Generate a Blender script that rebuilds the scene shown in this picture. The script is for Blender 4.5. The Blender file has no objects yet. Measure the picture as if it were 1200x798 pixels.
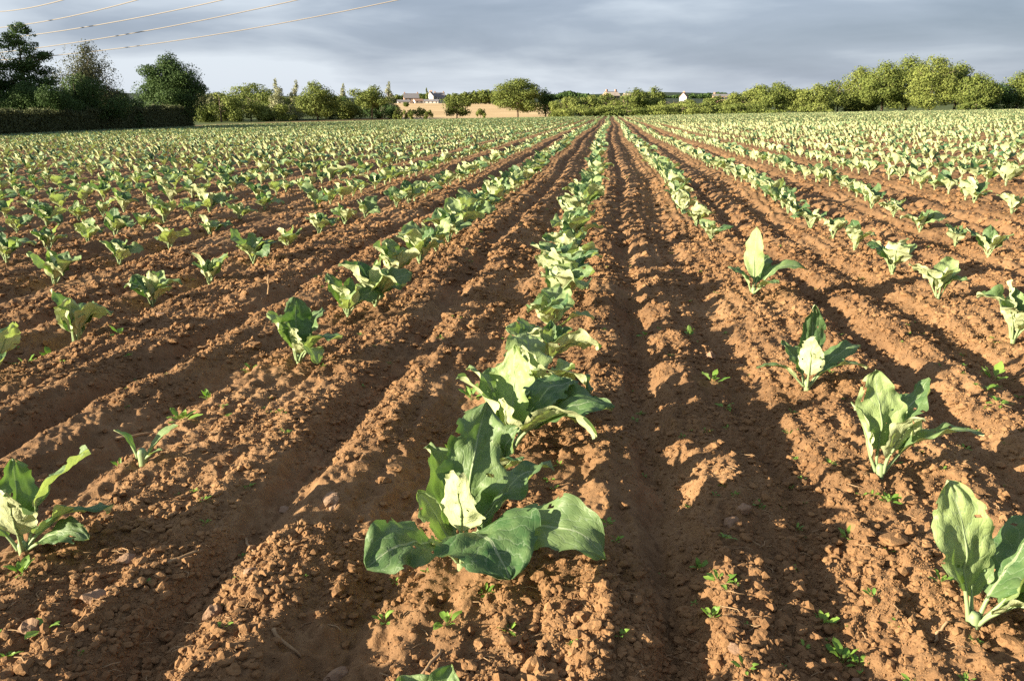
import bpy, math, random
import numpy as np
from mathutils import Vector, Matrix
R = math.radians
C = bpy.context.scene.collection
SC = bpy.context.scene

# ------------------------------------------------------------------ camera
CAMH = 1.0                       # lens above the soil
PITCH = math.atan(277 / 1000.0)
YAW = R(6.34)                    # looking this far left of the crop rows (rows run along +Y)
cam_d = bpy.data.cameras.new('camera'); cam = bpy.data.objects.new('camera', cam_d); C.objects.link(cam)
cam_d.sensor_width = 36; cam_d.lens = 30.0; cam_d.clip_start = 0.05; cam_d.clip_end = 20000
cam.location = (0, 0, CAMH)
cam.rotation_euler = (math.pi / 2 - PITCH, 0, YAW)
SC.camera = cam

# ------------------------------------------------------------------ light
SUN_EL = R(14.5)
SHADOW_AZ = R(27)                # shadows run to the right (+X) and this far away from the camera
EXPOSURE = 1.75
sd = bpy.data.lights.new('sun', 'SUN'); sd.energy = 5.0; sd.angle = R(0.5); sd.color = (1.0, 0.87, 0.66)
sun = bpy.data.objects.new('sun', sd); C.objects.link(sun)
ldir = Vector((math.cos(SHADOW_AZ) * math.cos(SUN_EL), math.sin(SHADOW_AZ) * math.cos(SUN_EL), -math.sin(SUN_EL)))
sun.rotation_euler = ldir.to_track_quat('-Z', 'Y').to_euler()
sun.location = (-30, -20, 30)

W = bpy.data.worlds.new('World'); SC.world = W; W.use_nodes = True
nt = W.node_tree; nt.nodes.clear()
def N(nt, t, **k):
    n = nt.nodes.new(t)
    for a, v in k.items(): setattr(n, a, v)
    return n
out = N(nt, 'ShaderNodeOutputWorld'); bg = N(nt, 'ShaderNodeBackground'); bg.inputs['Strength'].default_value = 0.076
sky = N(nt, 'ShaderNodeTexSky', sky_type='NISHITA'); sky.sun_disc = False
sky.sun_elevation = SUN_EL; sky.sun_rotation = math.atan2(-ldir.x, -ldir.y)
sky.altitude = 50; sky.air_density = 1.0; sky.dust_density = 1.5
tc = N(nt, 'ShaderNodeTexCoord')
mp = N(nt, 'ShaderNodeMapping'); mp.inputs['Scale'].default_value = (1.7, 1.7, 8.5)
nt.links.new(tc.outputs['Generated'], mp.inputs['Vector'])
n1 = N(nt, 'ShaderNodeTexNoise'); n1.inputs['Scale'].default_value = 2.6; n1.inputs['Detail'].default_value = 7; n1.inputs['Roughness'].default_value = .5; n1.inputs['Distortion'].default_value = .25
nt.links.new(mp.outputs[0], n1.inputs['Vector'])
sep = N(nt, 'ShaderNodeSeparateXYZ'); nt.links.new(tc.outputs['Generated'], sep.inputs[0])
# tone of the cloud sheet: lighter low down and to the left, darker to the right
def M(nt, op, a, b=None, c=None, clamp=False):
    n = N(nt, 'ShaderNodeMath', operation=op); n.use_clamp = clamp
    for i, v in enumerate((a, b, c)):
        if v is None: continue
        if isinstance(v, (int, float)): n.inputs[i].default_value = v
        else: nt.links.new(v, n.inputs[i])
    return n.outputs[0]
z = sep.outputs['Z']; x = sep.outputs['X']
low = M(nt, 'SUBTRACT', 1.0, M(nt, 'MULTIPLY', z, 16.0), None, True)        # 1 at the horizon, 0 at z=.06
left = M(nt, 'MULTIPLY_ADD', x, -0.75, 0.13, True)
noi = M(nt, 'MULTIPLY_ADD', n1.outputs['Fac'], 1.7, -0.62)
low = M(nt, 'MULTIPLY', low, M(nt, 'MULTIPLY_ADD', x, -0.9, 0.62, True))
t = M(nt, 'ADD', M(nt, 'MULTIPLY_ADD', low, 1.0, noi), left, None, True)
rmp = N(nt, 'ShaderNodeValToRGB'); nt.links.new(t, rmp.inputs[0])
e = rmp.color_ramp.elements
e[0].position = 0.0; e[0].color = (.098, .122, .165, 1)
e[1].position = 1.0; e[1].color = (.30, .33, .37, 1)
m_ = e.new(.45); m_.color = (.148, .174, .222, 1)
scl = N(nt, 'ShaderNodeVectorMath', operation='SCALE'); nt.links.new(rmp.outputs[0], scl.inputs[0]); scl.inputs['Scale'].default_value = 10.0
mx = N(nt, 'ShaderNodeMix', data_type='RGBA'); mx.inputs['Factor'].default_value = .90
nt.links.new(sky.outputs[0], mx.inputs['A']); nt.links.new(scl.outputs[0], mx.inputs['B'])
nt.links.new(mx.outputs['Result'], bg.inputs[0]); nt.links.new(bg.outputs[0], out.inputs[0])

SC.view_settings.view_transform = 'Standard'; SC.view_settings.look = 'None'
SC.view_settings.gamma = 1; SC.view_settings.exposure = EXPOSURE; SC.view_settings.use_curve_mapping = False
SC.render.engine = 'CYCLES'
SC.cycles.use_denoising = False
SC.cycles.max_bounces = 5; SC.cycles.diffuse_bounces = 3; SC.cycles.transmission_bounces = 3
SC.cycles.sample_clamp_indirect = 4

# ------------------------------------------------------------------ helpers
CP, SP = math.cos(PITCH), math.sin(PITCH)
def ray(px, py):
    """direction through a pixel of the 1200 wide photograph, world axes"""
    a, b = (px - 600) / 1000.0, (399 - py) / 1000.0
    f, u = CP + b * SP, b * CP - SP            # forward, up
    return (a * math.cos(YAW) - f * math.sin(YAW), a * math.sin(YAW) + f * math.cos(YAW), u)
def at(px, dist, py=None):
    """point on the bearing of column px at this distance on the ground; z = height of row py there"""
    d = ray(px, 122 if py is None else py); h = math.hypot(d[0], d[1])
    return d[0] / h * dist, d[1] / h * dist, CAMH + d[2] / h * dist

def hsh(ix, iy, s):
    n = (ix.astype(np.int64) * 374761393 + iy.astype(np.int64) * 668265263 + s * 1442695041) & 0xffffffff
    n = ((n ^ (n >> 13)) * 1274126177) & 0xffffffff
    n = (n ^ (n >> 16)) & 0xffffffff
    return n.astype(np.float64) / 4294967295.0
def vn(x, y, lam, s=0):
    """smooth value noise, -1..1"""
    x = np.asarray(x) / lam; y = np.asarray(y) / lam
    ix = np.floor(x); iy = np.floor(y); fx = x - ix; fy = y - iy
    fx = fx * fx * (3 - 2 * fx); fy = fy * fy * (3 - 2 * fy)
    a = hsh(ix, iy, s); b = hsh(ix + 1, iy, s); c = hsh(ix, iy + 1, s); d = hsh(ix + 1, iy + 1, s)
    return 2 * (a + (b - a) * fx + (c - a) * fy + (a - b - c + d) * fx * fy) - 1

PITCHX = 1.0     # distance between crop rows
ROW0 = -0.24
def row_x(y):
    """sideways wander of all the rows as the drill went"""
    y = np.asarray(y, dtype=float)
    return ROW0 + .035 * np.sin(y * .55 + .6) * np.clip(y / 6, 0, 1) + .10 * np.sin(y * .105 + 1.0) * np.clip((y - 6) / 20, 0, 1)
def base_z(x, y):
    x = np.asarray(x, dtype=float); y = np.asarray(y, dtype=float)
    r = np.hypot(x, y)
    pl = -.0083 * y + .0189 * x
    pl = np.clip(pl, -8, 8)
    # beyond the field the land falls a little, then climbs to low hills
    far = -2.2 + np.clip((r - 215) / 480, 0, 1) * 3.6 + np.clip((r - 900) / 1600, 0, 1) ** 1.3 * 23 * (1 + .25 * np.sin(np.arctan2(x, y) * 9 + 1) + .1 * np.sin(np.arctan2(x, y) * 31))
    k = np.clip((r - 170) / 110, 0, 1); k = k * k * (3 - 2 * k)
    return pl * (1 - k) + far * k
PS = np.array([-.5, -.46, -.34, -.26, -.15, 0, .10, .17, .24, .31, .38, .46, .5]) 
PH = np.array([.036, .046, .002, -.036, .018, .034, .024, .036, .050, .012, -.048, .018, .036])
def field_z(x, y, fine=True):
    x = np.asarray(x, dtype=float); y = np.asarray(y, dtype=float)
    wx = x + .028 * vn(x, y, .55, 3) + .016 * vn(x, y, .18, 4) + .006 * vn(x, y, .06, 14)
    s = (wx - row_x(y)) / PITCHX; s = s - np.round(s)
    amp = 1.0 + .38 * vn(x, y, 1.1, 5) + .2 * vn(x, y, .35, 6)
    h = np.interp(s, PS, PH) * amp * .80 + .0055 * np.sin(s * 2 * math.pi * 11 + 2 * vn(x, y, .8, 31)) + .014 * vn(x, y, .42, 7)
    h = h + .014 * vn(x, y, .17, 8)
    if fine:
        b = 1 - np.abs(vn(x * .8 + y * .6, y * .8 - x * .6, .075, 9) + .4 * vn(x, y, .03, 19)); h = h + .015 * (b - .5)
        b = 1 - np.abs(vn(x * .9 - y * .43, y * .9 + x * .43, .032, 10)); h = h + .012 * (b - .5)
        h = h + .0045 * vn(x, y, .014, 11) 
        m = np.clip(vn(x, y, .5, 12) * 1.5, 0, 1)
        b = np.clip(vn(x + y * .37, y - x * .37, .05, 13) - .1, 0, 1); h = h + .018 * b * m
    return h
def ground_z(x, y):
    r = np.hypot(x, y)
    return float(base_z(x, y) + field_z(np.array([x]), np.array([y]), False)[0] * (1.0 if r < 150 else 0))
def hit(px, py):
    """where the bearing through a pixel meets the soil"""
    d = ray(px, py); t = -CAMH / d[2]
    for _ in range(30):
        t2 = (float(base_z(d[0] * t, d[1] * t)) + .02 - CAMH) / d[2]; t = .5 * t + .5 * t2
    return d[0] * t, d[1] * t

def mesh_np(name, V, F, mats=(), fm=None, uv=None, attr=None, smooth=True):
    """F: int array (n,4) or (n,3)"""
    me = bpy.data.meshes.new(name); V = np.asarray(V, dtype=np.float32); F = np.asarray(F, dtype=np.int32)
    k = F.shape[1]
    me.vertices.add(len(V)); me.vertices.foreach_set('co', V.ravel())
    me.loops.add(F.size); me.loops.foreach_set('vertex_index', F.ravel())
    me.polygons.add(len(F)); me.polygons.foreach_set('loop_start', np.arange(0, F.size, k, dtype=np.int32))
    me.polygons.foreach_set('loop_total', np.full(len(F), k, dtype=np.int32))
    if fm is not None: me.polygons.foreach_set('material_index', np.asarray(fm, dtype=np.int32))
    me.polygons.foreach_set('use_smooth', np.full(len(F), smooth, dtype=bool))
    for m in mats: me.materials.append(m)
    if uv is not None:
        l = me.uv_layers.new(name='UVMap'); l.data.foreach_set('uv', np.asarray(uv, dtype=np.float32)[F.ravel()].ravel())
    if attr is not None:
        a = me.attributes.new('tone', 'FLOAT', 'POINT'); a.data.foreach_set('value', np.asarray(attr, dtype=np.float32))
    me.update(); me.validate()
    return me
def link(name, me, parent=None, loc=None, rot=None):
    o = bpy.data.objects.new(name, me); C.objects.link(o)
    if parent: o.parent = parent
    if loc is not None: o.location = loc
    if rot is not None: o.rotation_euler = rot
    return o
def tag(o, label=None, cat=None, group=None, kind=None):
    if label:
        o['label'] = label
        assert 4 <= len(label.split()) <= 16, label
    if cat: o['category'] = cat
    if group: o['group'] = group
    if kind: o['kind'] = kind
    return o
class Geo:
    """collects quads with uv, tone and material index"""
    def __init__(s): s.V = []; s.F = []; s.U = []; s.T = []; s.M = []; s.n = 0
    def add(s, V, F, U=None, tone=0.5, mat=0):
        V = np.asarray(V, dtype=float); F = np.asarray(F, dtype=int)
        if F.shape[1] == 3: F = np.concatenate([F, F[:, 2:3]], 1)
        s.V.append(V); s.F.append(F + s.n); s.n += len(V)
        s.U.append(np.zeros((len(V), 2)) if U is None else U)
        s.T.append(np.full(len(V), tone) if np.isscalar(tone) else tone); s.M.append(np.full(len(F), mat))
    def arrays(s): return np.concatenate(s.V), np.concatenate(s.F), np.concatenate(s.U), np.concatenate(s.T), np.concatenate(s.M)
    def mesh(s, name, mats, smooth=True):
        V, F, U, T, Mi = s.arrays()
        tri = F[:, 2] == F[:, 3]
        if tri.all(): return mesh_np(name, V, F[:, :3], mats, Mi, U, T, smooth)
        if tri.any():
            # triangles among quads: write mixed polygons
            me = bpy.data.meshes.new(name)
            cnt = np.where(tri, 3, 4); idx = np.concatenate([f[:c] for f, c in zip(F, cnt)]).astype(np.int32)
            me.vertices.add(len(V)); me.vertices.foreach_set('co', V.astype(np.float32).ravel())
            me.loops.add(len(idx)); me.loops.foreach_set('vertex_index', idx)
            st = np.concatenate([[0], np.cumsum(cnt)[:-1]]).astype(np.int32)
            me.polygons.add(len(F)); me.polygons.foreach_set('loop_start', st); me.polygons.foreach_set('loop_total', cnt.astype(np.int32))
            me.polygons.foreach_set('material_index', Mi.astype(np.int32)); me.polygons.foreach_set('use_smooth', np.full(len(F), smooth, dtype=bool))
            for m in mats: me.materials.append(m)
            l = me.uv_layers.new(name='UVMap'); l.data.foreach_set('uv', U[idx].astype(np.float32).ravel())
            a = me.attributes.new('tone', 'FLOAT', 'POINT'); a.data.foreach_set('value', T.astype(np.float32))
            me.update(); me.validate(); return me
        return mesh_np(name, V, F, mats, Mi, U, T, smooth)
def tube(pts, rad, n=6):
    P = np.asarray(pts, dtype=float); m = len(P); rad = np.broadcast_to(rad, (m,)); V = []
    for i in range(m):
        t = P[min(i + 1, m - 1)] - P[max(i - 1, 0)]; t = t / (np.linalg.norm(t) + 1e-9)
        a = np.cross(t, (0, 0, 1) if abs(t[2]) < .9 else (1, 0, 0)); a /= np.linalg.norm(a); b = np.cross(t, a)
        th = np.arange(n) / n * 2 * math.pi
        V.append(P[i] + rad[i] * (np.cos(th)[:, None] * a + np.sin(th)[:, None] * b))
    V = np.concatenate(V); F = [[i * n + j, i * n + (j + 1) % n, (i + 1) * n + (j + 1) % n, (i + 1) * n + j] for i in range(m - 1) for j in range(n)]
    V = np.concatenate([V, P[:1], P[-1:]]); a, b = len(V) - 2, len(V) - 1
    F += [[a, (j + 1) % n, j, j] for j in range(n)] + [[b, (m - 1) * n + j, (m - 1) * n + (j + 1) % n, (m - 1) * n + (j + 1) % n] for j in range(n)]
    return V, np.array(F)
def box(x0, x1, y0, y1, z0, z1):
    V = [(x, y, z) for z in (z0, z1) for y in (y0, y1) for x in (x0, x1)]
    return np.array(V, float), np.array([[0, 2, 3, 1], [4, 5, 7, 6], [0, 1, 5, 4], [2, 6, 7, 3], [0, 4, 6, 2], [1, 3, 7, 5]])

# ------------------------------------------------------------------ materials
def mat(name):
    m = bpy.data.materials.new(name); m.use_nodes = True; nt = m.node_tree; b = nt.nodes['Principled BSDF']
    return m, nt, b
def noise(nt, scale, detail=4, rough=.55, vec=None, dist=0):
    n = N(nt, 'ShaderNodeTexNoise'); n.inputs['Scale'].default_value = scale; n.inputs['Detail'].default_value = detail
    n.inputs['Roughness'].default_value = rough; n.inputs['Distortion'].default_value = dist
    if vec is not None: nt.links.new(vec, n.inputs['Vector'])
    return n.outputs['Fac']
def ramp(nt, fac, stops):
    r = N(nt, 'ShaderNodeValToRGB'); nt.links.new(fac, r.inputs[0]); e = r.color_ramp.elements
    while len(e) < len(stops): e.new(.5)
    for el, (p, c) in zip(e, stops): el.position = p; el.color = (*c, 1)
    return r.outputs[0]
def mixc(nt, fac, a, b, mode='MIX'):
    m = N(nt, 'ShaderNodeMix', data_type='RGBA', blend_type=mode)
    for k, v in (('Factor', fac), ('A', a), ('B', b)):
        if isinstance(v, (int, float)): m.inputs[k].default_value = v
        elif isinstance(v, tuple): m.inputs[k].default_value = (*v, 1)
        else: nt.links.new(v, m.inputs[k])
    return m.outputs['Result']
def soil_mat(name, c0, c1, c2, bump=.6):
    m, nt, b = mat(name); g = N(nt, 'ShaderNodeNewGeometry').outputs['Position']
    big = noise(nt, 1.3, 5, .6, g); mid = noise(nt, 22, 6, .7, g); fin = noise(nt, 160, 4, .7, g)
    t = M(nt, 'ADD', M(nt, 'MULTIPLY_ADD', big, .9, -.28), M(nt, 'MULTIPLY', mid, .55)); t = M(nt, 'MULTIPLY_ADD', fin, .35, M(nt, 'SUBTRACT', t, .1))
    col = ramp(nt, t, [(.15, c0), (.55, c1), (.95, c2)])
    nt.links.new(col, b.inputs['Base Color']); b.inputs['Roughness'].default_value = .93; b.inputs['Specular IOR Level'].default_value = .15
    bp = N(nt, 'ShaderNodeBump'); bp.inputs['Strength'].default_value = bump; bp.inputs['Distance'].default_value = .010
    nt.links.new(M(nt, 'ADD', mid, M(nt, 'MULTIPLY', fin, .6)), bp.inputs['Height']); nt.links.new(bp.outputs[0], b.inputs['Normal'])
    return m
M_SOIL = soil_mat('soil', (.085, .045, .023), (.215, .123, .060), (.37, .235, .125))
M_CLOD = soil_mat('soil_clod', (.105, .053, .025), (.235, .132, .062), (.37, .232, .12), .5)
M_STONE = soil_mat('stone', (.17, .10, .062), (.26, .165, .105), (.38, .27, .18), .4)
def land_mat(name, c0, c1, scale):
    m, nt, b = mat(name); g = N(nt, 'ShaderNodeNewGeometry').outputs['Position']
    nt.links.new(ramp(nt, noise(nt, scale, 6, .65, g), [(.3, c0), (.7, c1)]), b.inputs['Base Color']); b.inputs['Roughness'].default_value = .95
    b.inputs['Specular IOR Level'].default_value = .1
    return m
M_STUBBLE = land_mat('straw_stubble', (.42, .29, .15), (.64, .48, .27), .025)
M_STRIP = land_mat('dry_grass', (.17, .12, .06), (.24, .17, .085), .8)
M_GRASS = land_mat('pasture', (.06, .085, .03), (.10, .12, .045), .02)
M_WOODS = land_mat('distant_woods', (.030, .045, .030), (.055, .072, .045), .01)
def leaf_mat(name, top0, top1, under, trans=.25, veins=True, rough=.5):
    m, nt, b = mat(name)
    at_ = N(nt, 'ShaderNodeAttribute'); at_.attribute_name = 'tone'
    g = N(nt, 'ShaderNodeNewGeometry')
    tcn = N(nt, 'ShaderNodeTexCoord')
    nz = noise(nt, 28, 4, .6, tcn.outputs['Object'])
    f = M(nt, 'ADD', M(nt, 'MULTIPLY', at_.outputs['Fac'], .8), M(nt, 'MULTIPLY_ADD', nz, .6, -.2), None, True)
    top = mixc(nt, f, top0, top1)
    un = mixc(nt, nz, under, tuple(min(1, c * 1.12) for c in under))
    col = mixc(nt, g.outputs['Backfacing'], top, un)
    if veins:
        uv = N(nt, 'ShaderNodeUVMap').outputs[0]; s = N(nt, 'ShaderNodeSeparateXYZ'); nt.links.new(uv, s.inputs[0])
        au = M(nt, 'ABSOLUTE', M(nt, 'MULTIPLY_ADD', s.outputs[0], 2.0, -1.0))
        mid = M(nt, 'LESS_THAN', au, M(nt, 'MULTIPLY_ADD', s.outputs[1], -.045, .065))
        wob = noise(nt, 9, 2, .5, uv)
        ph = M(nt, 'ADD', M(nt, 'SUBTRACT', M(nt, 'MULTIPLY', s.outputs[1], 9.0), M(nt, 'MULTIPLY', au, 2.3)), M(nt, 'MULTIPLY', wob, 1.6))
        fr = M(nt, 'ABSOLUTE', M(nt, 'SUBTRACT', M(nt, 'FRACT', ph), .5))       # 0 on a vein
        side = M(nt, 'LESS_THAN', fr, M(nt, 'MULTIPLY_ADD', au, -.03, .055))
        vor = N(nt, 'ShaderNodeTexVoronoi', feature='DISTANCE_TO_EDGE'); vor.inputs['Scale'].default_value = 16; nt.links.new(uv, vor.inputs['Vector'])
        net = M(nt, 'LESS_THAN', vor.outputs[0], .018)
        v = M(nt, 'MAXIMUM', M(nt, 'MULTIPLY', side, .55), M(nt, 'MULTIPLY', net, .15))
        col = mixc(nt, v, col, (.20, .27, .16)); col = mixc(nt, M(nt, 'MULTIPLY', mid, .85), col, (.30, .36, .22))
        bp = N(nt, 'ShaderNodeBump'); bp.inputs['Strength'].default_value = .32; bp.inputs['Distance'].default_value = .004
        hgt = M(nt, 'ADD', M(nt, 'MINIMUM', M(nt, 'MULTIPLY', fr, 3.0), .6), M(nt, 'MULTIPLY', nz, .9))
        hgt = M(nt, 'ADD', hgt, M(nt, 'MULTIPLY', M(nt, 'MINIMUM', vor.outputs[0], .1), 3.0))
        nt.links.new(hgt, bp.inputs['Height']); nt.links.new(bp.outputs[0], b.inputs['Normal'])
    nt.links.new(col, b.inputs['Base Color']); b.inputs['Roughness'].default_value = rough; b.inputs['Specular IOR Level'].default_value = .35
    tr = N(nt, 'ShaderNodeBsdfTranslucent'); mc = mixc(nt, 1.0, col, (1.0, 1.25, .45), 'MULTIPLY'); nt.links.new(mc, tr.inputs[0])
    ms = N(nt, 'ShaderNodeMixShader'); ms.inputs[0].default_value = trans
    nt.links.new(b.outputs[0], ms.inputs[1]); nt.links.new(tr.outputs[0], ms.inputs[2]); nt.links.new(ms.outputs[0], nt.nodes['Material Output'].inputs[0])
    return m
M_LEAF = leaf_mat('cabbage_leaf', (.040, .105, .032), (.33, .42, .17), (.47, .51, .28), .24)
M_LEAFFAR = leaf_mat('cabbage_leaf_plain', (.034, .098, .042), (.25, .33, .14), (.44, .48, .26), .12, False)
M_STEM = leaf_mat('pale_stem', (.22, .30, .14), (.28, .36, .17), (.25, .32, .15), .05, False)
M_WEED = leaf_mat('weed_leaf', (.10, .21, .03), (.22, .34, .06), (.22, .34, .10), .3, False)
M_STRAW = land_mat('dry_stalk', (.24, .15, .08), (.38, .26, .15), 30)

# ------------------------------------------------------------------ land, one sheet of rings round the viewpoint, cut along the field's edge
AX = -YAW   # bearing of the camera axis, clockwise from +Y
def bear(px): d = ray(px, 122); return math.atan2(d[0], d[1])
EDGE = [(-math.pi, 60), (bear(-350), 60), (bear(0), 76), (bear(233), 113), (bear(236), 128), (bear(330), 150), (bear(460), 176), (bear(715), 176), (bear(900), 172), (bear(1200), 166), (bear(1600), 150), (math.pi, 60)]
EB = np.array([a for a, _ in EDGE]); ER = np.array([r for _, r in EDGE])
def edge_r(a): return np.interp(a, EB, ER)
def build_land():
    half = R(43)
    fine = AX + np.linspace(-half, half, 1500)
    coarse = np.linspace(AX + half, AX - half + 2 * math.pi, 90)[1:-1]
    A = np.concatenate([fine, coarse]); nA = len(A)
    rr = [0.002]
    while rr[-1] < 7000:
        r = rr[-1]
        st = max(.006, min(.0046 * r, .0009 * r * r + .003)) if r > 1.0 else .05
        if r > 12: st = .0060 * r
        if r > 190: st = .035 * r
        rr.append(r + st)
    rr = np.array(rr); nR = len(rr)
    AA, RR = np.meshgrid(A, rr)
    # let the rings follow the field's edge where they pass it
    Xs = RR * np.sin(AA); Ys = RR * np.cos(AA)
    aw = (AA + math.pi) % (2 * math.pi) - math.pi
    E = edge_r(aw)
    inside = RR < E
    Z = base_z(Xs, Ys)
    near = RR < 200
    f = np.zeros_like(Z); f[near] = field_z(Xs[near], Ys[near])
    wgt = np.where(inside, 1.0, 0.0)
    Z = Z + f * wgt
    V = np.stack([Xs, Ys, Z], -1).reshape(-1, 3)
    i, j = np.meshgrid(np.arange(nR - 1), np.arange(nA), indexing='ij'); j2 = (j + 1) % nA
    F = np.stack([i * nA + j, i * nA + j2, (i + 1) * nA + j2, (i + 1) * nA + j], -1).reshape(-1, 4)
    rc = RR[:-1].ravel() ; ac = aw[:-1].ravel(); ec = E[:-1].ravel()
    cls = np.where(rc < ec, 0, 3)
    strip = (rc >= ec) & (rc < ec + 46) & (ac > bear(225)) & (ac < bear(470)); cls[strip] = 1
    st = (rc > 180) & (rc < 760) & (ac > bear(455)) & (ac < bear(655)) & (cls != 0); cls[st] = 2
    cls[(cls == 3) & (rc > 900)] = 4
    print('land', nR, nA)
    for c, nm, m in ((0, 'field_soil', M_SOIL), (1, 'dry_grass_strip', M_STRIP), (2, 'stubble_field', M_STUBBLE), (3, 'distant_land', M_GRASS), (4, 'distant_hills', M_WOODS)):
        f_ = F[cls == c]; u, inv = np.unique(f_, return_inverse=True)
        Vc = V[u]; Fc = inv.reshape(-1, 4)
        o = link(nm, mesh_np(nm, Vc, Fc, (m,))); o['kind'] = 'structure'
build_land()

# ------------------------------------------------------------------ leaves and plants
def leaf(az, L, Wd, el=60, droop=70, roll=0, fold=18, wave=.10, pet=.22, nu=8, nv=20, seed=0, bend=0, curl=0, z0=.03, r0=.012):
    """one leaf: petiole then blade, centre line leaving the stem at elevation el and drooping; returns V, F, UV"""
    rg = np.random.RandomState(seed); t = np.linspace(0, 1, nv + 1)
    e = R(el) - R(droop) * t ** 1.6 + R(6) * np.sin(t * 9 + seed)
    a = R(az) + R(bend) * t ** 1.5
    dl = L / nv; T = np.stack([np.cos(e) * np.cos(a), np.cos(e) * np.sin(a), np.sin(e)], -1)
    P = np.concatenate([[[0, 0, 0]], np.cumsum((T[:-1] + T[1:]) / 2 * dl, 0)]) + np.array([r0 * math.cos(R(az)), r0 * math.sin(R(az)), z0])
    Sd = np.stack([-np.sin(a), np.cos(a), 0 * a], -1); Nn = np.cross(T, Sd) * 1.0        # side, up
    rl = R(roll) * np.clip(t * 1.5, 0, 1)
    S2 = Sd * np.cos(rl)[:, None] + Nn * np.sin(rl)[:, None]; N2 = -Sd * np.sin(rl)[:, None] + Nn * np.cos(rl)[:, None]
    tb = np.clip((t - pet) / (1 - pet), 0, 1)
    w = Wd / 2 * (np.sin(math.pi * np.clip(tb, 0, 1) ** .82) ** .62) * (1 - .12 * (1 - tb))
    w = np.where(tb <= 0, .004, np.maximum(w, .004 * (1 - tb) + .001))
    u = np.linspace(-1, 1, nu + 1); U, Tm = np.meshgrid(u, t); Wm = np.repeat(w[:, None], nu + 1, 1)
    sgn = U > 0
    ed = np.zeros_like(U)
    if nu >= 4:
        for s_, k in ((0, -1), (1, 1)):
            q = .15 * vn(Tm * 6 + 30 * s_, Tm * 0 + seed, 1, seed + s_) + .11 * vn(Tm * 19 + 5, Tm * 0, 1, seed + 7 + s_)
            ed = np.where(sgn == bool(s_), q, ed)
    Wm = Wm * (1 + ed * np.abs(U) * (Tm > pet))
    fo = R(fold) * (1 - .6 * Tm) + R(curl) * np.abs(U) * Tm
    off_s = Wm * U * np.cos(fo)
    off_n = Wm * np.abs(U) * np.sin(fo)
    ph = rg.rand(4) * 6
    bl = (tb[:, None] > 0) * np.minimum(tb[:, None] * 4, 1)
    wv = wave * min(1, L / .27) * Wd * bl * np.abs(U) ** 2.2 * (np.sin(Tm * (15 + 4 * rg.rand()) + ph[0] + sgn * ph[1]) + .6 * np.sin(Tm * 33 + ph[2] + sgn * ph[3]))
    wv = wv + .06 * Wd * bl * vn(U * 2.5 + seed, Tm * 6, 1, seed + 3) + (.011 * min(1, (L / .3) ** 2) * Wd * bl * vn(U * 8, Tm * 20, 1, seed + 6) if nu >= 16 else 0) + (.03 if nu >= 8 else 0) * Wd * bl * vn(U * 5 + seed, Tm * 13, 1, seed + 4)
    off_n = off_n + wv
    V = P[:, None, :] + S2[:, None, :] * off_s[..., None] + N2[:, None, :] * off_n[..., None]
    i, j = np.meshgrid(np.arange(nv), np.arange(nu), indexing='ij'); k = nu + 1
    F = np.stack([i * k + j, (i + 1) * k + j, (i + 1) * k + j + 1, i * k + j + 1], -1).reshape(-1, 4)
    return V.reshape(-1, 3), F, np.stack([(U + 1) / 2, Tm], -1).reshape(-1, 2)
def rib(az, **k):
    """the stalk and midrib under a leaf as a thin tapering tube"""
    kk = dict(k); nv = kk.get('nv', 20); V, F, U = leaf(az, **kk); n = kk.get('nu', 8) + 1
    P = V.reshape(-1, n, 3)[:, n // 2]; m = int(nv * .8); t = np.linspace(0, 1, m)
    P2 = P[:m] - np.array([0, 0, .0016])
    return tube(P2, .0052 * (1 - t) ** .8 + .0009, 5)
def random_leaves(rg, size=1.0, wind=.5):
    """parameters of the leaves of one plant; the wind comes from the left and pushes them right"""
    out = []; n = rg.randint(5, 8); a0 = rg.rand() * 360
    for i in range(n):                         # big outer leaves
        az = a0 + i * 137.5 + rg.uniform(-15, 15)
        lean = math.cos(R(az))                 # +1 pointing right
        L = size * rg.uniform(.26, .36) * (1 - .05 * i); 
        el = rg.uniform(58, 84) + i * 1.0 - 14 * lean * wind
        dr = rg.uniform(35, 115) + 18 * lean * wind - i * 5
        out.append(dict(az=az, L=L, Wd=L * rg.uniform(.50, .70), el=el, droop=dr, roll=rg.uniform(-40, 40), fold=rg.uniform(6, 30), wave=rg.uniform(.03, .09), seed=int(rg.randint(1, 9999)), bend=rg.uniform(-35, 35), curl=rg.uniform(-25, 25)))
    for i in range(rg.randint(2, 4)):          # upright young leaves
        az = rg.rand() * 360; L = size * rg.uniform(.15, .25)
        out.append(dict(az=az, L=L, Wd=L * rg.uniform(.38, .5), el=rg.uniform(74, 90), droop=rg.uniform(-5, 40), roll=rg.uniform(-60, 60), fold=rg.uniform(20, 45), wave=rg.uniform(.06, .14), seed=int(rg.randint(1, 9999)), bend=rg.uniform(-30, 30), curl=rg.uniform(0, 30)))
    return out
GRP = 'cabbage plants growing in rows'
def stem_geo(h=.055, r=.013):
    g = Geo(); V, F = tube([(0, 0, -.03), (.002, 0, h * .4), (0, .002, h * .8), (0, 0, h)], [r * .8, r, r * 1.1, r * .7], 8); g.add(V, F, None, .5, 0); return g
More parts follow.
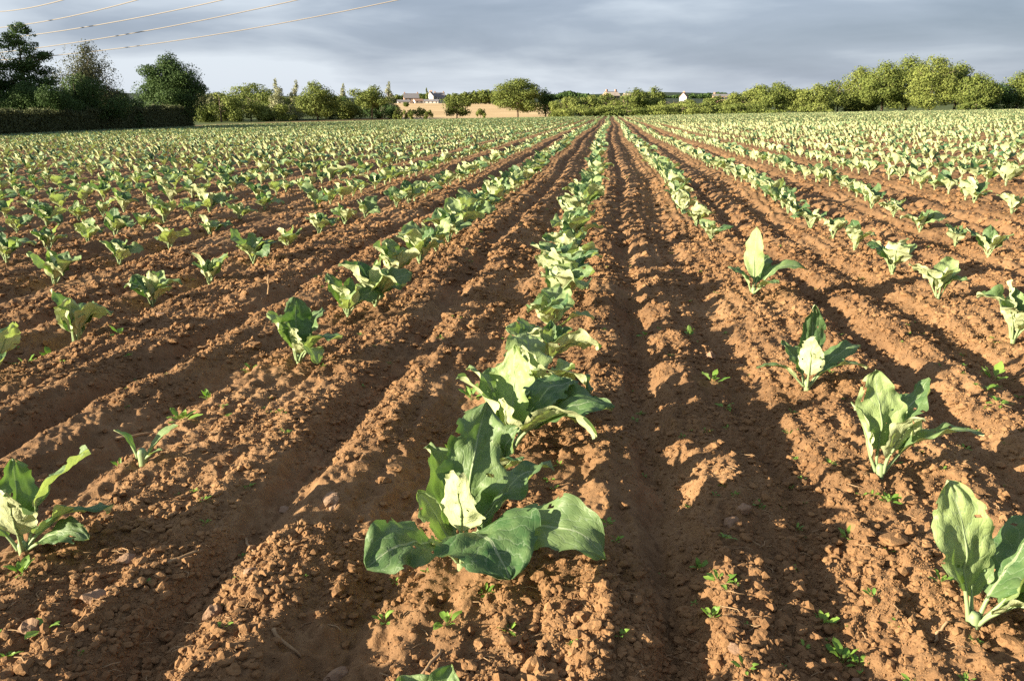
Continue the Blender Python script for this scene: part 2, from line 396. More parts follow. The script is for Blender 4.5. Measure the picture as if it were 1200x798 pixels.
def make_parts(leaves, nu=8, nv=20, tone_seed=0, holes=False):
    """meshes of one plant: [(part name, mesh)]"""
    rg = np.random.RandomState(tone_seed); res = [('stem', stem_geo().mesh('stem', (M_STEM,)))]
    for lp in leaves:
        lp = dict(lp); tn = lp.pop('tone', rg.rand() ** 1.9); az = lp.pop('az')
        g = Geo(); V, F, U = leaf(az, nu=nu, nv=nv, **lp)
        if holes:      # nibbled by insects
            sdd = lp['seed']; uc = U[F].mean(1); q = vn(uc[:, 0] * 9 + sdd, uc[:, 1] * 15, 1, sdd) ; edge_ = np.abs(uc[:, 0] - .5) * 2
            F = F[~((q > .80) & (edge_ > .22) & (uc[:, 1] > .35)) & ~((q > .50) & (edge_ > .86) & (uc[:, 1] > .3))]
        g.add(V, F, U, tn, 0)
        V, F = rib(az, nu=nu, nv=nv, **lp); g.add(V, F, None, .5, 1)
        res.append(('leaf', g.mesh('leaf', (M_LEAF, M_STEM))))
    return res
def joined(leaves, nu, nv, seed, mats, stem=True):
    rg = np.random.RandomState(seed); g = Geo()
    for lp in leaves:
        lp = dict(lp); tn = lp.pop('tone', rg.rand() ** 2.2); az = lp.pop('az')
        if nu < 4: lp['wave'] = 0
        V, F, U = leaf(az, nu=nu, nv=nv, **lp); g.add(V, F, U, tn, 0)
    if stem:
        V, F, U, T, Mi = stem_geo().arrays(); g.add(V, F, U, .5, 1)
    return g


# ------------------------------------------------------------------ where the plants stand
ORD = 'first second third fourth fifth sixth seventh eighth ninth tenth eleventh twelfth thirteenth fourteenth fifteenth sixteenth seventeenth eighteenth nineteenth twentieth'.split()
TENS = {2: 'twenty', 3: 'thirty', 4: 'forty', 5: 'fifty', 6: 'sixty'}
def ordinal(n):
    if n <= 20: return ORD[n - 1]
    return TENS[n // 10][:-1] + 'ieth' if n % 10 == 0 else TENS[n // 10] + '-' + ORD[n % 10 - 1]
HERO = {   # row: [(pixel of the stem foot, size)]
 0: [(512, 900, .48), (541, 664, .97), (574, 588, .66), (598, 536, .95), (608, 509, .78), (621, 482, .85), (634, 440, .86), (646, 398, .86), (655, 364, .9)],
 -1: [(28, 652, .82), (350, 425, .88), (408, 372, .8), (440, 362, .95), (462, 330, .85), (492, 312, .9)],
 -2: [(-6, 452, .85), (88, 396, .85), (178, 352, .72), (245, 328, .78), (297, 305, .85), (338, 288, .7), (374, 275, .78), (404, 260, .8), (428, 252, .75)],
 -3: [(64, 330, .85), (140, 306, .72), (199, 288, .75), (246, 272, .66), (281, 258, .72), (310, 248, .7)],
 1: [(1140, 736, .80), (1030, 562, .86), (945, 458, .86), (882, 353, .95), (834, 280, .62), (816, 266, .78), (800, 254, .78)],
 2: [(1186, 402, .9), (1098, 356, .75), (1045, 326, .85), (1001, 296, .72), (976, 281, .66), (950, 268, .72), (931, 257, .66)],
 3: [(1158, 299, .72), (1120, 285, .66), (1078, 269, .75), (1047, 256, .68), (1021, 245, .68)],
}
rng = np.random.RandomState(11)
plants = []     # x, y, row, size
HX = []
for k, lst in HERO.items():
    for (px, py, sz) in lst:
        x, y = hit(px, py); plants.append([x, y, k, sz, 1]); HX.append((k, round(x, 2), round(y, 2)))
print('heroes', HX)
last = {k: max(p[1] for p in plants if p[2] == k) for k in HERO}
for k in range(-125, 90):
    y = -3.0 + rng.rand() * .4
    while y < 190:
        y += .44 + rng.uniform(-.05, .05) + (rng.rand() < .05) * .45
        if k in HERO and y < last[k] + .25: 
            if not (y < 1.0 and abs(k) in (1, 2, 3)): continue
            if y > hit(*HERO[k][0][:2])[1] - .5: continue
        x = float(row_x(y)) + k * PITCHX + rng.uniform(-.04, .04)
        if math.hypot(x, y) < .8: continue
        a = math.atan2(x, y); r = math.hypot(x, y)
        if r > float(edge_r(a)) - 1.2: continue
        off = abs(a - AX)
        if r > 9 and off > R(36): continue
        plants.append([x, y, k, (rng.uniform(.80, 1.02) if -2 < k < 2 else rng.uniform(.60, .92)), 0])
def proj(x, y, z):
    dx, dy, dz = x, y, z - CAMH
    rgt = dx * math.cos(YAW) + dy * math.sin(YAW); fw = -dx * math.sin(YAW) + dy * math.cos(YAW)
    f = fw * CP - dz * SP; u = fw * SP + dz * CP
    if f < .2: return None
    return 600 + 1000 * rgt / f, 399 - 1000 * u / f
cand = []
for i, p in enumerate(plants):
    q = proj(p[0], p[1], float(base_z(p[0], p[1])) + .1)
    vis = q is not None and -25 < q[0] < 1225 and q[1] < 1000
    p.append(vis)
    if vis: cand.append((math.hypot(p[0], p[1]), i))
cand.sort(); single = [i for _, i in cand[:300]]; sset = set(single)
print('plants', len(plants), 'reach of the single ones', cand[299][0])
rows = {}
for i in single: rows.setdefault(plants[i][2], []).append(i)
LOOK = {  # looks of the nearest plants, in order along their row
 (0, 0): 'ruffled leaf tips of a cabbage plant cut off by the bottom edge of the picture',
 (0, 1): 'large cabbage plant in front of the centre row with big dark round leaf',
 (0, 3): 'cabbage plant with broad cream arching leaves behind the nearest dark leaved one',
 (-1, 0): 'lone cabbage plant at the lower left edge with dark leaf reaching right',
 (-1, 1): 'rounded cabbage plant just beyond the gap in the first row left of centre',
 (-2, 0): 'cabbage plant cut by the left edge halfway up the picture',
 (1, 0): 'cabbage plant at the lower right edge with tall cream leaf curled over',
 (1, 1): 'cabbage plant with upright pale leaf and dark leaf behind, second nearest on the right',
 (1, 2): 'dark cabbage plant between two gaps in the first row right of centre',
 (1, 3): 'cabbage plant with tall pointed cream leaf standing alone right of centre',
 (2, 0): 'cabbage plant cut by the right edge, nearest of the second row right',
}
def rowname(k):
    if k == 0: return 'centre row'
    return ordinal(abs(k)) + ' row ' + ('left' if k < 0 else 'right') + ' of centre'
CUSTOM = {
 (0, 1): [dict(az=231, L=.28, Wd=.16, el=44, droop=72, roll=-22, fold=8, wave=.05, seed=5, tone=.12, z0=.04, pet=.28),
          dict(az=-58, L=.33, Wd=.235, el=66, droop=125, roll=8, fold=6, wave=.05, seed=12, tone=.02, pet=.34),
          dict(az=-20, L=.40, Wd=.15, el=52, droop=98, roll=28, fold=18, wave=.06, seed=21, tone=.3),
          dict(az=42, L=.32, Wd=.17, el=58, droop=62, roll=-18, fold=15, wave=.08, seed=31, tone=.15),
          dict(az=128, L=.28, Wd=.13, el=76, droop=42, roll=22, fold=30, wave=.10, seed=41, tone=.5),
          dict(az=-82, L=.27, Wd=.13, el=88, droop=44, roll=-48, fold=6, wave=.03, seed=51, tone=.6, pet=.3),
          dict(az=75, L=.37, Wd=.16, el=80, droop=34, roll=30, fold=22, wave=.11, seed=61, tone=.3),
          dict(az=160, L=.18, Wd=.09, el=66, droop=30, roll=-30, fold=35, wave=.12, seed=71, tone=.6),
          dict(az=-20, L=.15, Wd=.08, el=50, droop=60, roll=20, fold=20, wave=.10, seed=81, tone=.4),
          dict(az=-130, L=.12, Wd=.06, el=60, droop=40, roll=0, fold=20, wave=.10, seed=91, tone=.8)],
 (0, 3): [dict(az=-20, L=.34, Wd=.17, el=62, droop=120, roll=-35, fold=12, wave=.03, seed=15, tone=.9),
          dict(az=80, L=.32, Wd=.17, el=86, droop=20, roll=-30, fold=12, wave=.08, seed=25, tone=.9),
          dict(az=172, L=.28, Wd=.13, el=76, droop=55, roll=25, fold=20, wave=.08, seed=35, tone=.7),
          dict(az=8, L=.36, Wd=.19, el=52, droop=80, roll=10, fold=14, wave=.06, seed=45, tone=.1),
          dict(az=45, L=.34, Wd=.18, el=60, droop=80, roll=0, fold=14, wave=.06, seed=55, tone=.05),
          dict(az=140, L=.30, Wd=.14, el=74, droop=60, roll=30, fold=18, wave=.08, seed=65, tone=.5),
          dict(az=-100, L=.20, Wd=.10, el=78, droop=25, roll=-40, fold=25, wave=.08, seed=75, tone=.7)],
 (-1, 0): [dict(az=8, L=.30, Wd=.17, el=52, droop=70, roll=-22, fold=8, wave=.06, seed=14, tone=.05),
          dict(az=50, L=.33, Wd=.15, el=74, droop=62, roll=-25, fold=15, wave=.08, seed=24, tone=.3),
          dict(az=-60, L=.28, Wd=.15, el=80, droop=50, roll=-45, fold=8, wave=.05, seed=34, tone=.8),
          dict(az=120, L=.26, Wd=.12, el=82, droop=22, roll=30, fold=28, wave=.12, seed=44, tone=.4),
          dict(az=-10, L=.25, Wd=.10, el=40, droop=55, roll=25, fold=15, wave=.06, seed=54, tone=.2),
          dict(az=190, L=.22, Wd=.11, el=60, droop=50, roll=15, fold=20, wave=.10, seed=64, tone=.5)],
 (-1, 1): [dict(az=-12, L=.28, Wd=.19, el=60, droop=80, roll=-12, fold=8, wave=.05, seed=17, tone=.05),
          dict(az=60, L=.28, Wd=.18, el=76, droop=55, roll=-20, fold=12, wave=.06, seed=27, tone=.2),
          dict(az=172, L=.27, Wd=.17, el=80, droop=55, roll=10, fold=10, wave=.06, seed=37, tone=.8),
          dict(az=-48, L=.28, Wd=.14, el=56, droop=120, roll=-20, fold=16, wave=.04, seed=47, tone=.9),
          dict(az=110, L=.30, Wd=.16, el=84, droop=20, roll=20, fold=20, wave=.08, seed=57, tone=.2),
          dict(az=-100, L=.22, Wd=.12, el=84, droop=30, roll=-30, fold=20, wave=.08, seed=67, tone=.6)],
 (1, 0): [dict(az=150, L=.36, Wd=.16, el=84, droop=18, roll=-55, fold=14, wave=.06, seed=16, tone=.9),
          dict(az=28, L=.32, Wd=.19, el=66, droop=50, roll=-10, fold=12, wave=.06, seed=26, tone=.1),
          dict(az=-8, L=.34, Wd=.17, el=62, droop=66, roll=-40, fold=10, wave=.05, seed=36, tone=.9),
          dict(az=-42, L=.22, Wd=.11, el=58, droop=70, roll=-20, fold=15, wave=.05, seed=46, tone=.8),
          dict(az=12, L=.30, Wd=.15, el=42, droop=60, roll=15, fold=12, wave=.07, seed=56, tone=.1),
          dict(az=95, L=.26, Wd=.12, el=80, droop=15, roll=20, fold=25, wave=.10, seed=66, tone=.5)],
 (1, 1): [dict(az=140, L=.33, Wd=.15, el=88, droop=14, roll=-50, fold=10, wave=.07, seed=18, tone=.9),
          dict(az=30, L=.33, Wd=.17, el=74, droop=30, roll=-20, fold=10, wave=.08, seed=28, tone=.15),
          dict(az=-4, L=.34, Wd=.12, el=58, droop=82, roll=-10, fold=20, wave=.07, seed=38, tone=.4),
          dict(az=165, L=.24, Wd=.08, el=72, droop=10, roll=20, fold=25, wave=.05, seed=48, tone=.2),
          dict(az=-40, L=.24, Wd=.11, el=80, droop=40, roll=-30, fold=15, wave=.08, seed=58, tone=.8)],
 (1, 2): [dict(az=75, L=.34, Wd=.12, el=86, droop=5, roll=35, fold=18, wave=.05, seed=19, tone=.1),
          dict(az=-95, L=.25, Wd=.12, el=86, droop=34, roll=-45, fold=8, wave=.02, seed=29, tone=.8),
          dict(az=-10, L=.26, Wd=.12, el=58, droop=90, roll=-10, fold=16, wave=.05, seed=39, tone=.3),
          dict(az=188, L=.24, Wd=.08, el=50, droop=75, roll=10, fold=20, wave=.04, seed=49, tone=.2),
          dict(az=25, L=.30, Wd=.12, el=56, droop=60, roll=10, fold=16, wave=.05, seed=59, tone=.2),
          dict(az=130, L=.22, Wd=.12, el=70, droop=55, roll=10, fold=16, wave=.06, seed=69, tone=.3)],
 (1, 3): [dict(az=100, L=.36, Wd=.13, el=89, droop=6, roll=-60, fold=12, wave=.04, seed=20, tone=.9),
          dict(az=0, L=.34, Wd=.12, el=62, droop=95, roll=15, fold=20, wave=.05, seed=30, tone=.3),
          dict(az=60, L=.26, Wd=.14, el=66, droop=60, roll=10, fold=15, wave=.06, seed=40, tone=.1),
          dict(az=170, L=.20, Wd=.11, el=70, droop=70, roll=0, fold=15, wave=.05, seed=50, tone=.2),
          dict(az=-50, L=.18, Wd=.10, el=50, droop=60, roll=0, fold=15, wave=.05, seed=60, tone=.3)],
}
VAR_MID = [joined(random_leaves(np.random.RandomState(900 + i)), 6, 11, i, None).mesh('cabbage_plant', (M_LEAF, M_STEM)) for i in range(18)]
order = {}
for k, ids in rows.items():
    ids.sort(key=lambda i: plants[i][1])
    for n, i in enumerate(ids): order[i] = (k, n)
detail = set(single[:100])
for i in single:
    x, y, k, sz, hero, vis = plants[i]; k, n = order[i]
    lab = LOOK.get((k, n)) or ('cabbage plant, ' + ordinal(n + 1) + ' from the near end of the ' + rowname(k))
    z = ground_z(x, y) - .004; rs = np.random.RandomState(i * 7 + 3)
    if i in detail:
        o = bpy.data.objects.new('cabbage_plant', None); C.objects.link(o); o.empty_display_size = .1
        lv = CUSTOM.get((k, n)) or random_leaves(rs, 1.0)
        fine_ = math.hypot(x, y) < 4.2
        for nm, me in make_parts(lv, 18 if fine_ else 10, 46 if fine_ else 26, i, fine_): link(nm, me, o)
        rz = 0
    else:
        o = link('cabbage_plant', VAR_MID[rs.randint(18)]); rz = rs.uniform(-.8, .8)
    o.location = (x, y, z); o.rotation_euler = (0, 0, rz); o.scale = (sz,) * 3
    tag(o, lab, 'cabbage', GRP)

def scatter(name, pts, variants, mats, kind='stuff', smooth=True, seed=0, tilt=0.0):
    """pts: rows of x, y, z, size, turn; one mesh of many copies of the variants"""
    rg = np.random.RandomState(seed); pick = rg.randint(0, len(variants), len(pts)); Vs, Fs, Us, Ts, Ms = [], [], [], [], []; base = 0
    for v, g in enumerate(variants):
        V, F, U, T, Mi = g.arrays(); P = pts[pick == v]
        if not len(P): continue
        c, s_ = np.cos(P[:, 4])[:, None], np.sin(P[:, 4])[:, None]; sz = P[:, 3:4]
        X = (V[None, :, 0] * c - V[None, :, 1] * s_) * sz + P[:, 0:1]; Y = (V[None, :, 0] * s_ + V[None, :, 1] * c) * sz + P[:, 1:2]
        Z = V[None, :, 2] * sz + P[:, 2:3]; n = len(P); m = len(V)
        Vs.append(np.stack([X, Y, Z], -1).reshape(-1, 3)); Fs.append((F[None] + (np.arange(n) * m)[:, None, None]).reshape(-1, F.shape[1]) + base)
        Us.append(np.tile(U, (n, 1))); Ts.append(np.clip(np.tile(T, n) + np.repeat(rg.uniform(-.15, .15, n), m), 0, 1)); Ms.append(np.tile(Mi, n)); base += n * m
    F = np.concatenate(Fs)
    if (F[:, 2] == F[:, 3]).all(): F = F[:, :3]
    me = mesh_np(name, np.concatenate(Vs), F, mats, np.concatenate(Ms), np.concatenate(Us), np.concatenate(Ts), smooth)
    o = link(name, me); o['kind'] = kind; return o
rest = [(x, y, sz) for i, (x, y, k, sz, h, vis) in enumerate(plants) if i not in sset]
rest = np.array(rest); rd = np.hypot(rest[:, 0], rest[:, 1]); rot = rng.uniform(-1, 1, len(rest)); zz = base_z(rest[:, 0], rest[:, 1]) + .03
P = np.column_stack([rest[:, 0], rest[:, 1], zz, rest[:, 2], rot])
def lod(nu, nv, cnt, base, stem):
    L = []
    for i in range(cnt):
        lv = random_leaves(np.random.RandomState(base + i)); 
        for q in lv: q['Wd'] *= (.85 if nu < 4 else .92)
        L.append(joined(lv if nu > 1 else lv[:7], nu, nv, i, None, stem))
    return L
def quads_only(gs):
    return gs
# three rings of detail go into one object: the crop too far off to count
parts_ = []
def scatter_arrays(pts, variants, seed):
    rg = np.random.RandomState(seed); pick = rg.randint(0, len(variants), len(pts)); out_ = []
    for v, g in enumerate(variants):
        V, F, U, T, Mi = g.arrays(); Pp = pts[pick == v]
        if not len(Pp): continue
        c, s_ = np.cos(Pp[:, 4])[:, None], np.sin(Pp[:, 4])[:, None]; sz = Pp[:, 3:4]
        X = (V[None, :, 0] * c - V[None, :, 1] * s_) * sz + Pp[:, 0:1]; Y = (V[None, :, 0] * s_ + V[None, :, 1] * c) * sz + Pp[:, 1:2]
        Z = V[None, :, 2] * sz + Pp[:, 2:3]; n = len(Pp); m = len(V)
        out_.append((np.stack([X, Y, Z], -1).reshape(-1, 3), (F[None] + (np.arange(n) * m)[:, None, None]).reshape(-1, 4), np.tile(U, (n, 1)), np.clip(np.tile(T, n) + np.repeat(rg.uniform(-.15, .15, n), m), 0, 1), np.tile(Mi, n)))
    return out_
allp = []
m1 = rd < 24; m2 = (rd >= 24) & (rd < 55); m3 = rd >= 55
for msk, var, sd_ in ((m1, lod(4, 7, 14, 1500, False), 1), (m2, lod(2, 5, 14, 1600, False), 2), (m3, lod(1, 3, 12, 1700, False), 3)):
    if msk.any(): allp += scatter_arrays(P[msk], var, sd_)
b0 = 0; Fs = []
for a_ in allp: Fs.append(a_[1] + b0); b0 += len(a_[0])
me = mesh_np('cabbage_crop', np.concatenate([a_[0] for a_ in allp]), np.concatenate(Fs), (M_LEAFFAR,), None, np.concatenate([a_[2] for a_ in allp]), np.concatenate([a_[3] for a_ in allp]))
o = link('cabbage_crop', me); tag(o, 'countless small cabbage plants in rows running to the far edge of the field', 'crop', None, 'stuff')
print('crop faces', len(me.polygons))

# ------------------------------------------------------------------ trees
def fol_mat(name, c0, c1, tr=.2):
    m, nt, b = mat(name); at_ = N(nt, 'ShaderNodeAttribute'); at_.attribute_name = 'tone'
    nt.links.new(mixc(nt, at_.outputs['Fac'], c0, c1), b.inputs['Base Color']); b.inputs['Roughness'].default_value = .7; b.inputs['Specular IOR Level'].default_value = .2
    t = N(nt, 'ShaderNodeBsdfTranslucent'); nt.links.new(mixc(nt, at_.outputs['Fac'], c0, c1), t.inputs[0])
    ms = N(nt, 'ShaderNodeMixShader'); ms.inputs[0].default_value = tr
    nt.links.new(b.outputs[0], ms.inputs[1]); nt.links.new(t.outputs[0], ms.inputs[2]); nt.links.new(ms.outputs[0], nt.nodes['Material Output'].inputs[0]); return m
F_DARK = fol_mat('dark_foliage', (.040, .078, .022), (.078, .130, .034))
F_HEDGE = fol_mat('hedge_foliage', (.060, .075, .030), (.12, .13, .055))
F_GREEN = fol_mat('green_foliage', (.072, .110, .024), (.205, .235, .056))
F_YELLOW = fol_mat('yellow_green_foliage', (.10, .14, .03), (.25, .275, .07))
F_SILVER = fol_mat('silvery_foliage', (.18, .20, .10), (.38, .38, .22))
F_SPARSE = fol_mat('dull_foliage', (.05, .065, .03), (.13, .13, .07))
M_BARK, nt_, b_ = mat('bark'); nt_.links.new(ramp(nt_, noise(nt_, 6, 5, .7, N(nt_, 'ShaderNodeNewGeometry').outputs['Position']), [(.3, (.09, .065, .045)), (.7, (.22, .17, .12))]), b_.inputs['Base Color']); b_.inputs['Roughness'].default_value = .95

def clump(rg, lobes, n, leafsz, rough=.24, out_bias=.95):
    """leaf-sized faces spread through lobes = [(cx, cy, cz, rx, ry, rz)]"""
    lob = np.array(lobes, dtype=float); vol = (lob[:, 3] * lob[:, 4] * lob[:, 5]) ** .7; pick = rg.choice(len(lob), n, p=vol / vol.sum())
    d = rg.normal(size=(n, 3)); d /= np.linalg.norm(d, axis=1)[:, None]
    rad = rg.rand(n) ** .38
    # knobbly outline with hollows: the radius follows noise over the direction
    nz = vn(d[:, 0] * 2.2 + pick * 7.3, d[:, 1] * 2.2 + d[:, 2] * 3.1, 1.0, 5) * .6 + vn(d[:, 0] * 5 + pick * 3.3, d[:, 2] * 5 + d[:, 1] * 4, 1.0, 6) * .4
    rad = rad * (1 + rough * nz * 1.6); L = lob[pick]
    c = L[:, :3] + d * rad[:, None] * L[:, 3:]
    nrm = d * out_bias + rg.normal(size=(n, 3)) * .5; nrm /= np.linalg.norm(nrm, axis=1)[:, None]
    t = np.cross(nrm, rg.normal(size=(n, 3))); t /= np.linalg.norm(t, axis=1)[:, None]; b = np.cross(nrm, t)
    s = leafsz * rg.uniform(.5, 1.25, n)[:, None]; s2 = s * rg.uniform(.45, .8, n)[:, None]
    V = np.stack([c - t * s, c - b * s2 + nrm * s * .15, c + t * s, c + b * s2 + nrm * s * .15], 1).reshape(-1, 3)
    F = np.arange(n * 4).reshape(-1, 4)
    tone = np.clip(rg.rand(n) * .7 + .3 * (.5 + .5 * vn(c[:, 0], c[:, 1] + c[:, 2] * 1.7, 1.2, 8)), 0, 1)
    return V, F, np.repeat(tone, 4)
def limbs(rg, h, w, n=6, r0=None, start=.25):
    g = Geo(); r0 = r0 or h * .022
    V, F = tube([(0, 0, -.5), (rg.uniform(-.02, .02) * h, 0, h * .3), (rg.uniform(-.03, .03) * h, rg.uniform(-.02, .02) * h, h * .6), (rg.uniform(-.03, .03) * h, 0, h * .78)], [r0 * 1.3, r0, r0 * .6, r0 * .15], 7); g.add(V, F)
    for i in range(n):
        z = h * rg.uniform(start, .65); a = i * 2.4 + rg.rand(); l = w * rg.uniform(.2, .34)
        e = (math.cos(a) * l, math.sin(a) * l, min(h * .74, z + l * rg.uniform(.3, 1.0)))
        V, F = tube([(0, 0, z), (e[0] * .5, e[1] * .5, z + (e[2] - z) * .35), e], [r0 * .5, r0 * .32, r0 * .08], 5); g.add(V, F)
    return g
def tree(px, dist, top, wpx, material, label, name='tree', cat='tree', shape='round', dens=1.0, seed=0, leafsz=None, base_py=None, low=.12, group=None):
    rg = np.random.RandomState(seed); x, y, zt = at(px, dist, top); zg = float(base_z(x, y)); h = zt - zg; w = wpx * dist / 1037.0
    lobes = []
    if shape == 'round':
        lobes.append((0, 0, h * .56, w * .36, w * .36, h * (.52 - low) * .85))
        for i in range(16):
            a = rg.rand() * 6.28; q = rg.uniform(.15, .36) * w; zq = rg.uniform(low + .12, .80); q *= math.sqrt(max(.15, 1 - ((zq - .5) / .45) ** 2))
            lobes.append((math.cos(a) * q, math.sin(a) * q, h * zq, w * rg.uniform(.10, .19), w * rg.uniform(.10, .19), h * rg.uniform(.09, .16)))
        lobes.append((rg.uniform(-.06, .06) * w, 0, h * .87, w * .13, w * .13, h * .12))
    elif shape == 'spire':
        for i in range(9):
            q = i / 8; rr = w * .5 * (1 - q * .85) * rg.uniform(.7, 1.1)
            lobes.append((rg.uniform(-.1, .1) * w, rg.uniform(-.1, .1) * w, h * (.12 + q * .80), rr, rr, h * .10))
    elif shape == 'bush':
        for i in range(14):
            q = rg.uniform(-.40, .40) * w; zt_ = rg.uniform(.1, .78) * (1 - abs(q / w) * .5); lobes.append((q, rg.uniform(-.22, .22) * w, h * zt_, w * .14 * rg.uniform(.8, 1.4), w * .15, h * .2))
    elif shape == 'tiered':
        for i in range(110):
            zq = rg.uniform(.08, .97); q = w * .46 * (1 - zq) ** .7 * rg.uniform(.1, 1.1); a = rg.rand() * 6.28; k_ = rg.uniform(.6, 1.3) * (1.3 - zq)
            lobes.append((math.cos(a) * q, math.sin(a) * q, h * zq, w * .11 * k_, w * .11 * k_, h * .055 * k_))
        lobes.append((0, 0, h * .5, w * .15, w * .15, h * .42))
    elif shape == 'egg':
        lobes += [(0, 0, h * .40, w * .44, w * .44, h * .40), (0, 0, h * .62, w * .36, w * .36, h * .30), (-.04 * w, 0, h * .82, w * .16, w * .2, h * .18)]
        for i in range(10):
            a = rg.rand() * 6.28; lobes.append((math.cos(a) * w * .3, math.sin(a) * w * .3, h * rg.uniform(.2, .75), w * .16, w * .16, h * .1))
    if leafsz is None: leafsz = max(.08, dist * .00095)
    n = int(dens * 2.6 * (w * h) / (leafsz ** 2)); n = max(500, min(n, 42000))
    V, F, T = clump(rg, lobes, n, leafsz)
    o = bpy.data.objects.new(name, None); C.objects.link(o); o.location = (x, y, zg); tag(o, label, cat, group)
    g = Geo(); g.add(V, F, None, T); link('crown', g.mesh('crown', (material,), False), o)
    link('trunk', limbs(rg, h, w, 7).mesh('trunk', (M_BARK,)), o)
    return o
G = 'trees standing beyond the far edge of the field'
# left side, close behind the hedge
tree(18, 92, 22, 118, F_DARK, 'tall dark tree at the left edge with loose feathery top', 'dark_tree', 'tree', 'tiered', 1.7, 1)
tree(-60, 92, 20, 130, F_DARK, 'dark tree partly cut off by the left edge', 'dark_tree', 'tree', 'round', 1.2, 21)
tree(98, 99, 45, 84, F_SPARSE, 'thin half bare tree with twiggy top left of the round dark tree', 'sparse_tree', 'tree', 'round', .6, 2)
tree(30, 89, 84, 110, F_DARK, 'dark bushy shrub behind the hedge at the far left', 'shrub', 'shrub', 'bush', 1.6, 3)
tree(85, 95, 80, 90, F_DARK, 'dark bushy shrub under the half bare tree behind the hedge', 'shrub', 'shrub', 'bush', 1.6, 4)
tree(135, 103, 90, 66, F_DARK, 'low dark shrub left of the round dark tree behind the hedge', 'shrub', 'shrub', 'bush', 1.8, 5)
tree(199, 113, 62, 82, F_DARK, 'dense round dark green tree standing at the end of the hedge', 'round_tree', 'tree', 'egg', 2.6, 6)
# unseen trees added beyond the left edge to cast long shadows on the crop
for (x_, y_, h_, sd_, lab) in [(-53, -6, 12.5, 31, 'unseen shade tree added left of the picture, nearest of the three'), (-60, 9, 12, 32, 'unseen shade tree added left of the picture, middle of the three'), (-64, 26, 12, 33, 'unseen shade tree added left of the picture, farthest of the three')]:
    rg_ = np.random.RandomState(sd_); zg_ = float(base_z(x_, y_)); o = bpy.data.objects.new('tree', None); C.objects.link(o); o.location = (x_, y_, zg_); tag(o, lab, 'tree')
    lob_ = [(rg_.uniform(-3, 3), rg_.uniform(-3.5, 3.5), h_ * rg_.uniform(.25, .85), 2.2, 2.2, 1.8) for _ in range(22)]
    V_, F_, T_ = clump(rg_, lob_, 9000, .22); g = Geo(); g.add(V_, F_, None, T_); link('crown', g.mesh('crown', (F_DARK,), False), o); link('trunk', limbs(rg_, h_, 8, 7).mesh('trunk', (M_BARK,)), o)
# middle background
def bt(px, d, top, w, m, lab, shape='round', seed=0, dens=1.0, low=.05, name='tree'): return tree(px, d, top, w * (1.12 if px < 460 else 1.0), m, lab, name, 'tree' if name == 'tree' else 'shrub', shape, dens, seed, None, None, low, G)
bt(292, 300, 97, 70, F_GREEN, 'broad distant tree rising behind the bushes just right of the dark tree', seed=10)
bt(256, 205, 103, 46, F_GREEN, 'green bush right beside the end of the dark hedge', 'bush', 11, 1.3, name='shrub')
bt(238, 215, 100, 26, F_SILVER, 'pale silvery bush touching the dark tree on its right', 'bush', 12, name='shrub')
bt(292, 208, 108, 44, F_YELLOW, 'low yellow green bush between the silvery poplars and the dark tree', 'bush', 13, 1.3, name='shrub')
bt(323, 212, 92, 26, F_SILVER, 'slim silvery poplar with pointed top, left one of the pair', 'spire', 14)
bt(345, 214, 94, 26, F_SILVER, 'slim silvery poplar just left of the green pointed tree', 'spire', 15)
bt(320, 206, 116, 50, F_YELLOW, 'low bush at the foot of the silvery poplars', 'bush', 16, 1.2, name='shrub')
bt(370, 205, 94, 50, F_GREEN, 'full green tree with small pointed top left of the spreading oak', 'egg', 17, 1.5)
bt(400, 228, 98, 22, F_SILVER, 'pale slender tree between the pointed green tree and the oak', 'spire', 18)
bt(405, 225, 110, 34, F_DARK, 'dark thicket in the shade left of the spreading oak', 'bush', 19, name='shrub')
bt(434, 204, 99, 58, F_GREEN, 'spreading oak with visible trunk left of the straw field', 'round', 20, 1.2, .28)
bt(455, 218, 95, 20, F_SILVER, 'pale slender tree touching the right side of the spreading oak', 'spire', 22)
bt(447, 214, 118, 44, F_DARK, 'dark bush filling the gap under the spreading oak', 'bush', 23, name='shrub')
bt(487, 210, 124, 22, F_YELLOW, 'small bush standing in front of the straw field', 'bush', 24, name='shrub')
bt(535, 210, 109, 42, F_GREEN, 'small round oak in front of the straw field', 'round', 25, 1.5)
bt(607, 208, 91, 76, F_GREEN, 'largest round oak, left of the middle, before the straw field', 'round', 26, 1.6, .04)
bt(640, 214, 103, 30, F_DARK, 'darker tree tucked against the right side of the largest oak', 'egg', 27, 1.3)
for i, (px, top, w, m, lab) in enumerate([(250, 106, 60, F_YELLOW, 'leafy bank of bushes directly right of the hedge end'), (300, 104, 60, F_GREEN, 'leafy bushes behind the left silvery poplar'), (345, 106, 60, F_YELLOW, 'bushes filling the gap behind the right silvery poplar'), (395, 108, 60, F_YELLOW, 'bushes behind the pale slender tree left of the oak'), (450, 112, 30, F_GREEN, 'low bush behind the right side of the spreading oak')]):
    bt(px, 222, top, w, m, lab, 'bush', 140 + i, 2.2, name='shrub')
for i, (px, top, w, m, lab) in enumerate([(672, 112, 60, F_GREEN, 'dense bushes between the largest oak and the thicket'), (720, 112, 60, F_YELLOW, 'dense bushes under the pale house roof'), (775, 112, 60, F_GREEN, 'dense bushes left of the white gable'), (825, 117, 50, F_GREEN, 'dense low bushes right of the white gable'), (870, 112, 50, F_YELLOW, 'dense bushes under the right end of the long building')]):
    bt(px, 205, top, w, m, lab, 'bush', 150 + i, 2.2, name='shrub')
